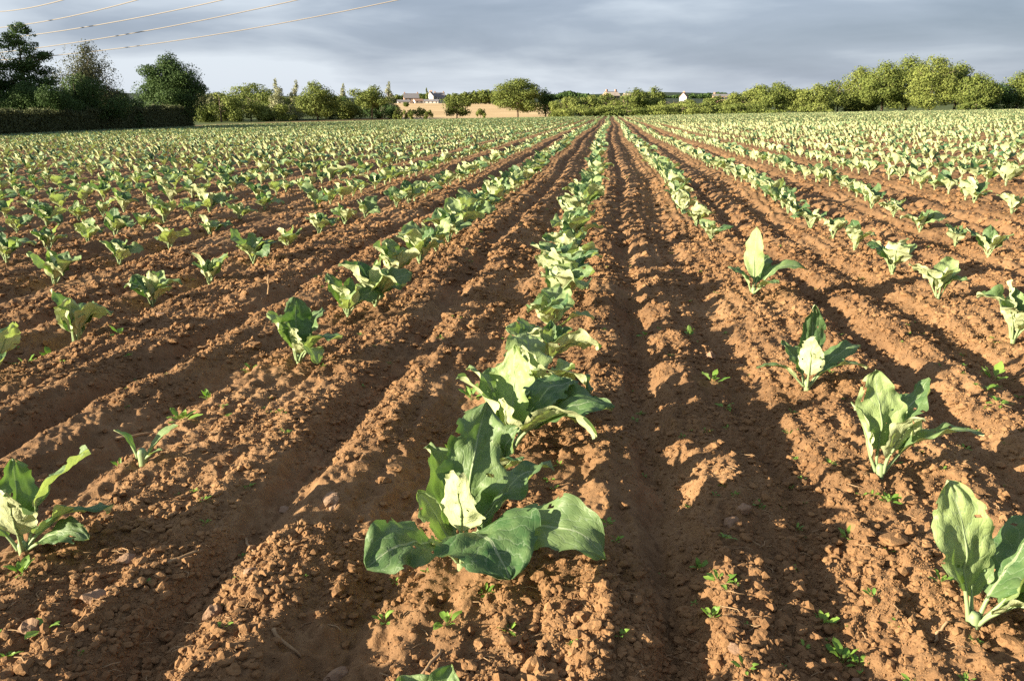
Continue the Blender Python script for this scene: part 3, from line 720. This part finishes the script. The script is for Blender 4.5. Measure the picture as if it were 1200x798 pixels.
# the thicket in the middle and the wood on the right
spec = [(664, 108, 34, F_YELLOW), (690, 106, 40, F_YELLOW), (712, 109, 34, F_GREEN), (745, 103, 38, F_GREEN), (768, 102, 30, F_GREEN), (790, 112, 36, F_YELLOW), (815, 114, 36, F_YELLOW), (840, 112, 34, F_GREEN), (861, 108, 30, F_YELLOW),
        (890, 99, 44, F_YELLOW), (912, 96, 50, F_GREEN), (937, 104, 40, F_YELLOW), (960, 98, 46, F_YELLOW), (985, 90, 50, F_GREEN), (1012, 78, 58, F_YELLOW), (1040, 72, 60, F_GREEN), (1068, 66, 66, F_GREEN), (1098, 66, 66, F_YELLOW), (1125, 74, 58, F_GREEN), (1150, 86, 50, F_GREEN), (1172, 98, 44, F_DARK), (1198, 84, 46, F_GREEN), (1235, 80, 60, F_GREEN)]
names_ = ['yellow green tree just right of the largest oak, leftmost of the thicket', 'rounded yellow green tree second from the left in the thicket', 'green tree in the thicket left of the pale house roof', 'green domed tree in the thicket in line with the centre row of cabbages', 'tall domed tree behind the thicket left of the white gable', 'low yellow green tree just below the white gable of the far house', 'low yellow green tree between the white gable and the long far building', 'green tree hiding the right end of the long far building', 'yellow green tree right of the long far building',
          'low rounded tree at the left end of the wood', 'rounded willow like tree rising at the left end of the wood', 'low yellow green tree in the dip right of the rounded willow', 'bushy tree where the wood starts to rise', 'green tree on the rising left shoulder of the wood', 'tall yellow green tree left of the peak of the wood', 'tall green tree just left of the peak of the wood', 'tall green tree forming the left peak of the wood', 'tall yellow green tree forming the right peak of the wood', 'green tree just right of the peak of the wood', 'green tree on the falling right shoulder of the wood', 'dark lower tree in the notch near the right edge', 'green tree at the right edge of the picture', 'tree mostly beyond the right edge of the picture']
for i, ((px, top, w, m), lab) in enumerate(zip(spec, names_)):
    d = 196 + (i * 37) % 26
    bt(px, d, top, w * 1.12, m, lab, 'round' if i not in (0, 1, 5, 6, 13) else 'bush', 40 + i, 1.5, .02)
for i, (px, top, w, lab) in enumerate([(680, 121, 70, 'low undergrowth at the left foot of the thicket'), (735, 122, 70, 'low undergrowth in front of the middle of the thicket'), (800, 120, 80, 'low undergrowth below the white gable'), (870, 119, 80, 'low undergrowth at the left foot of the wood'), (955, 120, 40, 'low undergrowth below the rising shoulder of the wood'), (1135, 119, 36, 'low undergrowth below the right side of the wood')]):
    bt(px, 190, top, w, (F_YELLOW, F_GREEN)[i % 2], lab, 'bush', 80 + i, 1.4, name='shrub')
for i, (px, top, w, lab) in enumerate([(476, 120, 9, 'tiny tree in the middle of the straw field at its left end'), (548, 119, 12, 'tiny tree high in the straw field right of the small round oak'), (583, 118, 14, 'tiny tree high in the straw field touching the largest oak')]):
    tree(px, 430, top, w, F_GREEN, lab, 'tree', 'tree', 'round', 2, 190 + i)
for i, (px, top, w, lab) in enumerate([(466, 124, 12, 'small bush at the left end of the straw field'), (478, 127, 16, 'low scrub right of the small bush at the left end of the straw field'), (503, 128, 14, 'low scrub before the straw field under the village'), (563, 126, 12, 'low bush between the small round oak and the largest oak'), (655, 121, 26, 'bush at the right foot of the darker tree beside the largest oak')]):
    bt(px, 200, top, w, F_GREEN, lab, 'bush', 170 + i, 1.5, name='shrub')
# far woodland on the skyline
def far_wood(px0, px1, d, top, label, seed, m):
    rg = np.random.RandomState(seed); lob = []; a0 = at((px0 + px1) / 2, d); zg = float(base_z(a0[0], a0[1]))
    n = max(6, int((px1 - px0) / 5))
    for i in range(n):
        px = px0 + (px1 - px0) * (i + .5) / n; t_ = 1 - abs((px - px0) / (px1 - px0) - .5) * 1.2
        x, y, zt = at(px, d, 122 - (122 - top) * (t_ ** .5) * rg.uniform(.85, 1.0)); zb = float(base_z(x, y)); hh = max(2, zt - zb)
        lob.append((x - a0[0], y - a0[1], zb + hh * .5 - zg, 6 * d / 1037, 8 * d / 1037, hh * .5))
    V, F, T = clump(rg, lob, 5000, d * .0014, .1); g = Geo(); g.add(V, F, None, T)
    o = link('distant_wood', g.mesh('distant_wood', (m,), False), None, (a0[0], a0[1], zg)); tag(o, label, 'wood', None, 'stuff')
far_wood(538, 600, 620, 102, 'green wooded knoll behind the straw field left of the largest oak', 1, F_GREEN)
far_wood(455, 545, 1500, 109, 'dark line of woodland on the skyline behind the village', 2, F_DARK)
far_wood(640, 700, 1500, 106, 'dark line of woodland on the skyline right of the largest oak', 3, F_DARK)
far_wood(780, 900, 1500, 108, 'dark line of woodland on the skyline behind the far buildings', 4, F_DARK)

# ------------------------------------------------------------------ clipped hedge along the left edge of the field
def hedge():
    rg = np.random.RandomState(5); o = bpy.data.objects.new('hedge', None); C.objects.link(o)
    cx, cy, _ = at(120, 95); cz = float(base_z(cx, cy)); o.location = (cx, cy, cz); g = Geo()
    tag(o, 'long clipped dark green hedge along the left side of the field', 'hedge')
    pts = [(at(-110, 66), 1.75), (at(0, 77.5), 1.8), (at(80, 88), 1.8), (at(130, 96), 1.9), (at(165, 101), 2.0), (at(200, 107), 2.4), (at(226, 112), 2.2)]
    Vs = []; 
    for (p, h), (q, h2) in zip(pts[:-1], pts[1:]):
        L = math.hypot(q[0] - p[0], q[1] - p[1]); n = int(L * 620); t_ = rg.rand(n); dep = rg.rand(n) ** .6 * 1.6; hh = h + (h2 - h) * t_
        zz_ = np.where(rg.rand(n) < .35, hh, hh * rg.rand(n)); dx, dy = (q[0] - p[0]) / L, (q[1] - p[1]) / L
        side = np.where(rg.rand(n) < .5, 0, dep); px_ = p[0] + dx * L * t_ - dy * side; py_ = p[1] + dy * L * t_ + dx * side
        jit = rg.normal(size=(n, 3)) * .11; c = np.stack([px_, py_, zz_ + base_z(px_, py_) ], -1) + jit
        c[:, 2] += (.22 * vn(px_, py_, 1.5, 1) + .12 * vn(px_, py_, .4, 2)) * (zz_ > hh * .9)
        nr = rg.normal(size=(n, 3)); nr /= np.linalg.norm(nr, axis=1)[:, None]; t2 = np.cross(nr, rg.normal(size=(n, 3))); t2 /= np.linalg.norm(t2, axis=1)[:, None]; b2 = np.cross(nr, t2)
        s = .10 * rg.uniform(.5, 1.3, n)[:, None]
        V = np.stack([c - t2 * s, c - b2 * s * .6, c + t2 * s, c + b2 * s * .6], 1).reshape(-1, 3) - np.array([cx, cy, cz]); g.add(V, np.arange(n * 4).reshape(-1, 4), None, np.repeat(rg.rand(n), 4))
    link('foliage', g.mesh('foliage', (F_HEDGE,), False), o)
    g = Geo()
    for (p, h), (q, h2) in zip(pts[:-1], pts[1:]):
        L = math.hypot(q[0] - p[0], q[1] - p[1]); dx, dy = (q[0] - p[0]) / L, (q[1] - p[1]) / L; V = []
        for P_, H_ in ((p, h), (q, h2)):
            zb = float(base_z(P_[0], P_[1]))
            for sd_, zh in ((.15, 0), (1.4, 0), (1.4, H_ * .93), (.15, H_ * .93)): V.append((P_[0] - dy * sd_ - cx, P_[1] + dx * sd_ - cy, zb + zh - cz))
        g.add(V, [[0, 1, 2, 3], [7, 6, 5, 4], [0, 4, 5, 1], [1, 5, 6, 2], [2, 6, 7, 3], [3, 7, 4, 0]])
    link('light_block_core', g.mesh('light_block_core', (F_HEDGE,), False), o)  # solid core added inside the foliage to stop light passing through the hedge
hedge()

# ------------------------------------------------------------------ far buildings
def flat_mat(name, c, r=.8):
    m, nt, b = mat(name); g = N(nt, 'ShaderNodeNewGeometry').outputs['Position']
    nt.links.new(mixc(nt, noise(nt, .6, 4, .6, g), tuple(v * .88 for v in c), c), b.inputs['Base Color']); b.inputs['Roughness'].default_value = r; return m
M_WHITE = flat_mat('white_render', (.62, .58, .53)); M_BRICK = flat_mat('pale_brick', (.46, .30, .22)); M_SLATE = flat_mat('slate_roof', (.20, .19, .20)); M_TILE = flat_mat('tile_roof', (.34, .20, .14)); M_GLASS = flat_mat('window_glass', (.05, .06, .08), .15); M_CREAM = flat_mat('cream_roof', (.55, .45, .36))
def house(px, dist, wpx, eave, ridge, base, rotz, mw, mr, label, name='house', cat='house', nwin=4, chim=2, depth=7):
    x, y, zb = at(px, dist, base); ze = at(px, dist, eave)[2] - zb; zr = at(px, dist, ridge)[2] - zb; w = wpx * dist / 1037
    zg = float(base_z(x, y)) - zb - 1
    o = bpy.data.objects.new(name, None); C.objects.link(o); o.location = (x, y, zb); o.rotation_euler = (0, 0, -math.atan2(x, y) + rotz); tag(o, label, cat)
    hw, hd = w / 2, depth / 2
    V = [(-hw, -hd, zg), (hw, -hd, zg), (hw, hd, zg), (-hw, hd, zg), (-hw, -hd, ze), (hw, -hd, ze), (hw, hd, ze), (-hw, hd, ze), (-hw, 0, zr - .15), (hw, 0, zr - .15)]
    g = Geo(); g.add(V, [[0, 1, 5, 4], [2, 3, 7, 6], [1, 2, 6, 5], [3, 0, 4, 7], [4, 7, 8, 8], [6, 5, 9, 9]]); link('wall', g.mesh('wall', (mw,), False), o)
    e_ = .4; g = Geo()
    for s_ in (-1, 1):
        sl = (zr - ze) / hd
        a = [(-hw - e_, s_ * (hd + e_), ze - sl * e_), (hw + e_, s_ * (hd + e_), ze - sl * e_), (hw + e_, 0, zr), (-hw - e_, 0, zr)]
        V = a + [(p[0], p[1], p[2] + .25) for p in a]; g.add(V, [[0, 1, 2, 3], [7, 6, 5, 4], [0, 4, 5, 1], [1, 5, 6, 2], [2, 6, 7, 3], [3, 7, 4, 0]])
    rf = link('roof', g.mesh('roof', (mr,), False), o)
    for i in range(chim):
        cxx = (-hw + .8) if i == 0 else (hw - .8); V, F = box(cxx - .5, cxx + .5, -.4, .4, zr - .6, zr + 1.4); g = Geo(); g.add(V, F); link('chimney', g.mesh('chimney', (M_BRICK,), False), rf)
    for i in range(nwin):
        xx = -hw + w * (i + .5) / nwin; V, F = box(xx - .6, xx + .6, -hd - .06, -hd + .05, ze * .45, ze * .82); g = Geo(); g.add(V, F); link('window', g.mesh('window', (M_GLASS,), False), o)
house(482, 800, 17, 115, 110, 121, .1, M_BRICK, M_SLATE, 'long grey roofed house left of the pointed tree in the village')
house(505, 800, 7, 113, 108, 121, 1.2, M_WHITE, M_SLATE, 'white gabled house just right of the pointed tree in the village', nwin=2)
house(515, 805, 12, 114, 109, 121, .1, M_WHITE, M_SLATE, 'white house with grey roof, rightmost in the village')
house(473, 760, 14, 119.5, 117.5, 122.5, .05, M_WHITE, M_SLATE, 'low pale shed, leftmost building below the village', 'shed', 'shed', 3, 0)
house(490, 760, 10, 118.5, 116.5, 122, .3, M_WHITE, M_TILE, 'low white shed in the middle below the village', 'shed', 'shed', 2, 0)
house(505, 760, 18, 119, 117, 122.5, -.1, M_WHITE, M_SLATE, 'low white shed with long roof below the white gabled house', 'shed', 'shed', 4, 0)
house(716, 520, 15, 112.5, 108, 118, .5, M_BRICK, M_CREAM, 'house with pale sunlit roof behind the thicket')
house(735, 530, 7, 113, 110, 118, .2, M_BRICK, M_CREAM, 'small pale roof peeking over the thicket right of the larger roof', nwin=2, chim=0)
house(801, 850, 6, 114, 109, 121, 1.25, M_WHITE, M_TILE, 'white gable end of a house above the low trees', nwin=2)
house(845, 560, 19, 113, 111, 120, .1, M_BRICK, M_SLATE, 'long pale building with dark windows between the far trees', 'long_building', 'building', 8, 1)
house(874, 560, 5, 115, 112, 120, .8, M_WHITE, M_SLATE, 'tiny white house between trees right of the long building', nwin=1, chim=0)
tree(500, 790, 103, 6, F_GREEN, 'narrow pointed tree standing between the village houses', 'tree', 'tree', 'spire', 2, 99)
for i, (px, w) in enumerate([(462, 14), (471, 10), (493, 9), (524, 16)]):
    tree(px, 820, 109, w, F_GREEN, ['garden trees left of the long grey roofed house', 'small tree at the left end of the grey roofed house', 'small tree between the grey roofed house and the pointed tree', 'round tree at the right end of the village'][i], 'tree', 'tree', 'bush', 2, 110 + i)

# ------------------------------------------------------------------ power cables
M_CABLE, nt_, b_ = mat('cable'); b_.inputs['Base Color'].default_value = (.19, .17, .15, 1); b_.inputs['Roughness'].default_value = .6
CB = [((0, 14), (75, 0)), ((30, 29), (162, 0)), ((33, 42), (262, 0)), ((40, 57), (350, 0)), ((115, 60), (468, 0))]
CL = ['topmost cable crossing the upper left corner of the sky', 'second cable from the top in the upper left sky', 'middle one of the five pale cables across the sky', 'fourth cable from the top, above the half bare tree', 'lowest and longest pale cable sloping up over the round dark tree']
for ((x0, y0), (x1, y1)), lab in zip(CB, CL):
    a = np.array(at(x0, 118, y0)); b = np.array(at(x1, 92, y1)); d = b - a; P_ = []
    n_ = 60; ext0 = -(118 / 26 * .35) ; 
    for i in range(n_ + 1):
        t_ = -.9 + i / n_ * 3.4; p = a + d * t_; p[2] += .0009 * np.dot(d[:2], d[:2]) * (t_ * (t_ - 1)); P_.append(p)
    V, F = tube(P_, .048, 10); g = Geo(); g.add(V - P_[0], F); o = link('power_cable', g.mesh('power_cable', (M_CABLE,)), None, tuple(P_[0])); tag(o, lab, 'cable', 'power cables overhead')

# ------------------------------------------------------------------ stones, clods, sticks, weeds
def ico(sub=1):
    import bmesh
    bm = bmesh.new(); bmesh.ops.create_icosphere(bm, subdivisions=sub, radius=1); V = np.array([v.co[:] for v in bm.verts]); F = np.array([[v.index for v in f.verts] for f in bm.faces]); bm.free(); return V, F
I1, I2, I3 = ico(1), ico(2), ico(3)
def lump(rg, base=I2, rough=.25):
    V, F = base; s = rg.uniform(.7, 1.25, 3) * np.array([1, 1, .72]); k = rg.rand() * 50
    r = 1 + (.09 * vn(V[:, 0] * 7 + k, V[:, 1] * 7 + V[:, 2] * 5, 1, 9) if len(V) > 100 else 0) + rough * vn(V[:, 0] * 1.5 + k, V[:, 1] * 1.5 + V[:, 2] * 2, 1, 2) + rough * .6 * vn(V[:, 0] * 3.5 + k, V[:, 2] * 3.5 - V[:, 1] * 3, 1, 3)
    for _ in range(4 if len(V) < 100 else 9):   # broken facets
        n = rg.normal(size=3); n /= np.linalg.norm(n); dd = V @ n; r = np.where(dd * r > (.72 if len(V) < 100 else .66), (.72 if len(V) < 100 else .66) / np.maximum(dd, .3), r)
    g = Geo(); g.add(V * r[:, None] * s, F, None, rg.rand()); return g
rg = np.random.RandomState(77)
def surf(x, y): return base_z(x, y) + field_z(x, y)
def in_view(x, y, m=60):
    dx = x * math.cos(YAW) + y * math.sin(YAW); fw = -x * math.sin(YAW) + y * math.cos(YAW); return (np.abs(dx) < fw * .63 + .5) & (fw > .9)
def field_points(n, r0, r1, power):
    r = r0 * (r1 / r0) ** (rg.rand(n) ** power); a = AX + rg.uniform(-R(45), R(45), n); x = r * np.sin(a); y = r * np.cos(a)
    s = (x - row_x(y)); s -= np.round(s); keep = rg.rand(n) < np.clip(.55 + .8 * vn(x, y, .28, 21) + 4 * np.interp(s, PS, PH), .05, 1); return x[keep], y[keep]
x, y = field_points(195000, 1.2, 14, 1.0); size = .0017 + .013 * rg.rand(len(x)) ** 7; size *= np.clip(np.hypot(x, y) / 3.0, 1, 2.2)
o = scatter('soil_clods', np.column_stack([x, y, surf(x, y) + size * .25, size, rg.rand(len(x)) * 6.28]), [lump(np.random.RandomState(i), I1 if i % 3 else I2, .5) for i in range(18)], (M_CLOD,), seed=4, smooth=False)
tag(o, 'loose crumbs and clods of brown earth all over the ploughed soil', 'clods')
x, y = field_points(400000, 1.15, 7.5, 1.0); size = (.0013 + .0030 * rg.rand(len(x)) ** 2.5) * np.clip(np.hypot(x, y) / 2.6, .9, 2.4)
OV = np.array([(1, 0, 0), (0, 1, 0), (-1, 0, 0), (0, -1, 0), (0, 0, 1), (0, 0, -1)], float); OF = [[0, 1, 4], [1, 2, 4], [2, 3, 4], [3, 0, 4], [1, 0, 5], [2, 1, 5], [3, 2, 5], [0, 3, 5]]; oc = []
for i in range(10):
    rs = np.random.RandomState(i); g = Geo(); g.add(OV * rs.uniform(.6, 1.3, (6, 1)) + rs.uniform(-.3, .3, (6, 3)), OF, None, rs.rand()); oc.append(g)
o = scatter('soil_crumbs', np.column_stack([x, y, surf(x, y) + size * .2, size, rg.rand(len(x)) * 6.28]), oc, (M_CLOD,), seed=14, smooth=False)
tag(o, 'fine crumbly tilth of brown earth covering the near soil', 'soil crumbs')
ST = [(115, 708, 17, 0, 'dark flat stone at the lower left below the leafy plant'), (36, 748, 15, 0, 'rounded stone in the bottom left corner'), (150, 660, 9, 0, 'round brown pebble just below the lower left plant'), (396, 776, 16, 0, 'broad reddish stone at the bottom left of centre'), (248, 712, 10, 0, 'small grey brown stone between the lower left ridges'),
      (392, 594, 13, 0, 'upright stone on the ridge left of the nearest cabbage'), (333, 580, 9, 0, 'pointed stone in the left furrow above the twig'), (292, 673, 9, 0, 'oblong stone in the furrow at the lower left'), (462, 548, 10, 1, 'sunlit round clod left of the nearest cabbage plant'), (450, 563, 9, 0, 'brown round clod beside the sunlit clod left of centre'), (219, 660, 10, 1, 'orange sunlit clod on the lower left ridge crest'),
      (430, 693, 10, 0, 'round dark clod left of the nearest cabbage leaf'), (856, 622, 12, 0, 'flat angled grey stone in the right hand furrow'), (871, 609, 9, 0, 'round brown stone beside the flat grey stone'), (862, 765, 9, 0, 'round stone at the bottom right of centre'), (710, 731, 11, 1, 'sunlit stone on the ridge right of the nearest cabbage'), (1186, 760, 13, 1, 'bright orange clod at the lower right edge'),
      (1001, 614, 15, 1, 'largest clod of the sunlit heap at lower right'), (1021, 628, 9, 1, 'small clod in the middle of the sunlit heap'), (1045, 638, 13, 1, 'blocky clod at the right end of the sunlit heap'), (1066, 630, 9, 1, 'clod touching the right end of the sunlit heap'), (833, 422, 8, 0, 'square stone beside the weeds in the right furrow'), (1008, 773, 9, 0, 'oblong stone right of the weed tuft at bottom right'), (927, 782, 7, 0, 'small pale pebble at the bottom right'), (1141, 743, 9, 0, 'dark clod below the lower right cabbage'), (526, 368, 8, 1, 'clod beside the centre row in the left furrow'), (555, 385, 8, 0, 'dark clod just left of the centre row'), (190, 372, 7, 0, 'small stone below the pale leaf in the second row left'), (297, 408, 14, 1, 'large clod just left of the rounded cabbage plant'), (1010, 555, 8, 1, 'sunlit clod left of the upright pale leaf'), (590, 745, 8, 1, 'orange clod below the nearest cabbage plant')]
for i, (px, py, s, k, lab) in enumerate(ST):
    x, y = hit(px, py); d = math.sqrt(x * x + y * y + 1); r = s / 1000 * d; z = float(surf(np.array([x]), np.array([y]))[0])
    g = lump(np.random.RandomState(300 + i), I3, .42); nm = 'clod' if k or 'clod' in lab else 'stone'
    o = link(nm, g.mesh(nm, (M_CLOD if nm == 'clod' else M_STONE,), False), None, (x, y, z + r * .08)); o.scale = (r,) * 3; o.rotation_euler = (0, 0, i * 1.3); tag(o, lab, nm, 'stones and clods lying on the soil')
def stick(px, py, qx, qy, r, lab, up=0, name='dry_stick', cat='stick', seed=0):
    a = hit(px, py); b = hit(qx, qy) if not up else (a[0] + .01, a[1] + .01); rs = np.random.RandomState(seed); P_ = []
    for i in range(7):
        t_ = i / 6; x = a[0] + (b[0] - a[0]) * t_ + rs.uniform(-.004, .004); y = a[1] + (b[1] - a[1]) * t_ + rs.uniform(-.004, .004); z = float(surf(np.array([x]), np.array([y]))[0]) if not up else ground_z(*a) + up * t_
        P_.append((x, y, z + r))
    P_ = np.array(P_); P_[1:-1, 2] = np.maximum(P_[1:-1, 2], P_[0, 2] + (P_[-1, 2] - P_[0, 2]) * np.arange(1, 6) / 6); V, F = tube(P_, np.linspace(r, r * .6, 7), 6); g = Geo(); g.add(V - P_[0], F)
    if up:
        q = P_[4] - P_[0]
        for s_ in (-1, 1):
            V, F = tube([q, q + (.018 * s_, .01, .03)], [r * .6, r * .3], 5); g.add(V, F)
    o = link(name, g.mesh(name, (M_STRAW,)), None, tuple(P_[0])); tag(o, lab, cat)
stick(321, 748, 353, 760, .0045, 'pale dry stick at the bottom left of centre', seed=1)
stick(493, 797, 519, 768, .005, 'dry yellowish stalk beside the plant at the bottom edge', seed=2)
stick(196, 667, 236, 648, .005, 'dark dry stalk right of the lower left plant', seed=3)
stick(284, 615, 296, 642, .004, 'curved dead twig in the furrow at lower left', seed=4)
stick(314, 346, 316, 312, .006, 'upright dry twig standing left of the rounded cabbage plant', .13, seed=5)
stick(1094, 741, 1112, 733, .004, 'pale withered leaf stalk beside the lower right plant', seed=6)
stick(135, 510, 178, 500, .006, 'flat dry root on the ridge at the left', seed=7)
x, y = field_points(3000, 1.3, 7, 1.0); g_ = []
for i in range(8):
    rs = np.random.RandomState(i); V, F = tube([(-1, 0, 0), (-.3, rs.uniform(-.25, .25), .12), (.4, rs.uniform(-.25, .25), .1), (1, rs.uniform(-.4, .4), 0)], [.05, .06, .05, .03], 4); g = Geo(); g.add(V, F); g_.append(g)
sz = rg.uniform(.006, .026, len(x)); o = scatter('straw_bits', np.column_stack([x, y, surf(x, y) + .001, sz, rg.rand(len(x)) * 6.28]), g_, (M_STRAW,), seed=5); tag(o, 'tiny bits of dry straw and root strewn over the soil', 'straw')

def weed_geo(rs, tall=False):
    g = Geo(); n = rs.randint(5, 10)
    for i in range(n):
        L = rs.uniform(.6, 1.1); V, F, U = leaf(i * 137.5 + rs.uniform(-20, 20), L, L * rs.uniform(.28, .42), el=rs.uniform(30, 80) if tall else rs.uniform(15, 60), droop=rs.uniform(0, 60), roll=rs.uniform(-20, 20), fold=20, wave=.08, pet=.35, nu=4, nv=7, seed=int(rs.randint(999)), z0=.02, r0=.01)
        g.add(V, F, U, rs.rand())
    return g
WD = [(28, 690, 22, 'bright seedling below the lower left plant'), (55, 750, 24, 'jagged green weed beside the stone in the bottom left corner'), (524, 740, 26, 'pale green upright weed below the nearest cabbage'), (596, 747, 16, 'small weed right of the pale upright weed at the bottom'), (450, 715, 18, 'dark green weed under the left leaf of the nearest cabbage'), (294, 428, 14, 'weed tuft just left of the rounded cabbage plant'), (242, 463, 13, 'small weed left of the rounded cabbage and below it'), (30, 420, 22, 'bright green weed patch near the left edge'), (58, 410, 16, 'low weed just right of the bright weed patch at the left'), (142, 398, 15, 'grassy weed seedling in the furrow at the left'), (140, 538, 16, 'small weed left of the wilted seedling'), (212, 490, 24, 'feathery grey green weed above the wilted seedling'),
      (552, 462, 22, 'leafy weed left of the second cabbage of the centre row'), (528, 520, 15, 'small weed between the centre row and the left ridge'), (835, 448, 20, 'leafy weed tuft in the right furrow, upper one'), (850, 470, 13, 'smaller weed tuft just below the upper tuft in the right furrow'), (808, 392, 16, 'weed in the furrow between the centre and first right rows'), (757, 385, 14, 'tiny weed just right of the centre row'), (745, 478, 10, 'tiny bright seedling right of the second cabbage plant'), (780, 658, 20, 'pair of seed leaves in the furrow right of the nearest cabbage'), (820, 664, 18, 'yellow green seedling right of the paired seed leaves'), (842, 695, 24, 'bright leafy weed at lower right of centre, upper one'), (834, 722, 22, 'long leaved seedling just below the bright leafy weed'), (965, 712, 22, 'star shaped weed left of the weed tuft at lower right'), (990, 752, 28, 'largest weed tuft at the bottom right'), (1010, 757, 20, 'dark weed touching the largest tuft at the bottom right'), (1101, 690, 20, 'upright seedling left of the lower right plant'), (995, 622, 20, 'narrow leaved seedling growing on the sunlit heap'), (1040, 590, 16, 'small weed above the sunlit heap of clods'), (873, 790, 20, 'seedling at the bottom edge right of centre'), (1165, 435, 24, 'weed patch below the cabbage at the right edge'), (1155, 462, 18, 'weed patch a little below and left of the other patch'), (925, 505, 14, 'small bright seedling below the dark cabbage on the right'), (1168, 480, 14, 'tiny weed near the right edge below the patches'), (985, 468, 12, 'tiny weed at the foot of the dark cabbage on the right'), (710, 622, 14, 'small green sprout in the shade right of the nearest cabbage'), (672, 770, 12, 'little weed near the bottom edge right of the pale weed')]
for i, (px, py, s, lab) in enumerate(WD):
    x, y = hit(px, py); r = s / 1000 * math.sqrt(x * x + y * y + 1); z = float(surf(np.array([x]), np.array([y]))[0])
    o = link('weed', weed_geo(np.random.RandomState(500 + i), i % 2 == 0).mesh('weed', (M_WEED,)), None, (x, y, z - .002)); o.scale = (r,) * 3; tag(o, lab, 'weed', 'weeds growing between the rows')
# a wilted seedling in the gap of the left row
x, y = hit(168, 548); o = bpy.data.objects.new('wilted_seedling', None); C.objects.link(o); o.location = (x, y, ground_z(x, y)); tag(o, 'stunted cabbage seedling with one dark leaf in the gap at the left', 'seedling')
for nm, me in make_parts([dict(az=190, L=.11, Wd=.05, el=80, droop=60, roll=10, fold=15, wave=.05, seed=3, tone=.1), dict(az=30, L=.13, Wd=.05, el=60, droop=50, roll=10, fold=20, wave=.08, seed=8, tone=.6), dict(az=-10, L=.07, Wd=.03, el=40, droop=30, fold=20, seed=9, tone=.6)], 6, 12): link(nm, me, o)
x, y = field_points(2600, 1.4, 30, .75); k = rg.rand(len(x)) < .5; x, y = x[k], y[k]; sz = rg.uniform(.010, .028, len(x))
o = scatter('weed_seedlings', np.column_stack([x, y, surf(x, y) - .001, sz, rg.rand(len(x)) * 6.28]), [weed_geo(np.random.RandomState(i)) for i in range(8)], (M_WEED,), seed=6); tag(o, 'countless tiny green weed seedlings dotted over the soil', 'seedlings')
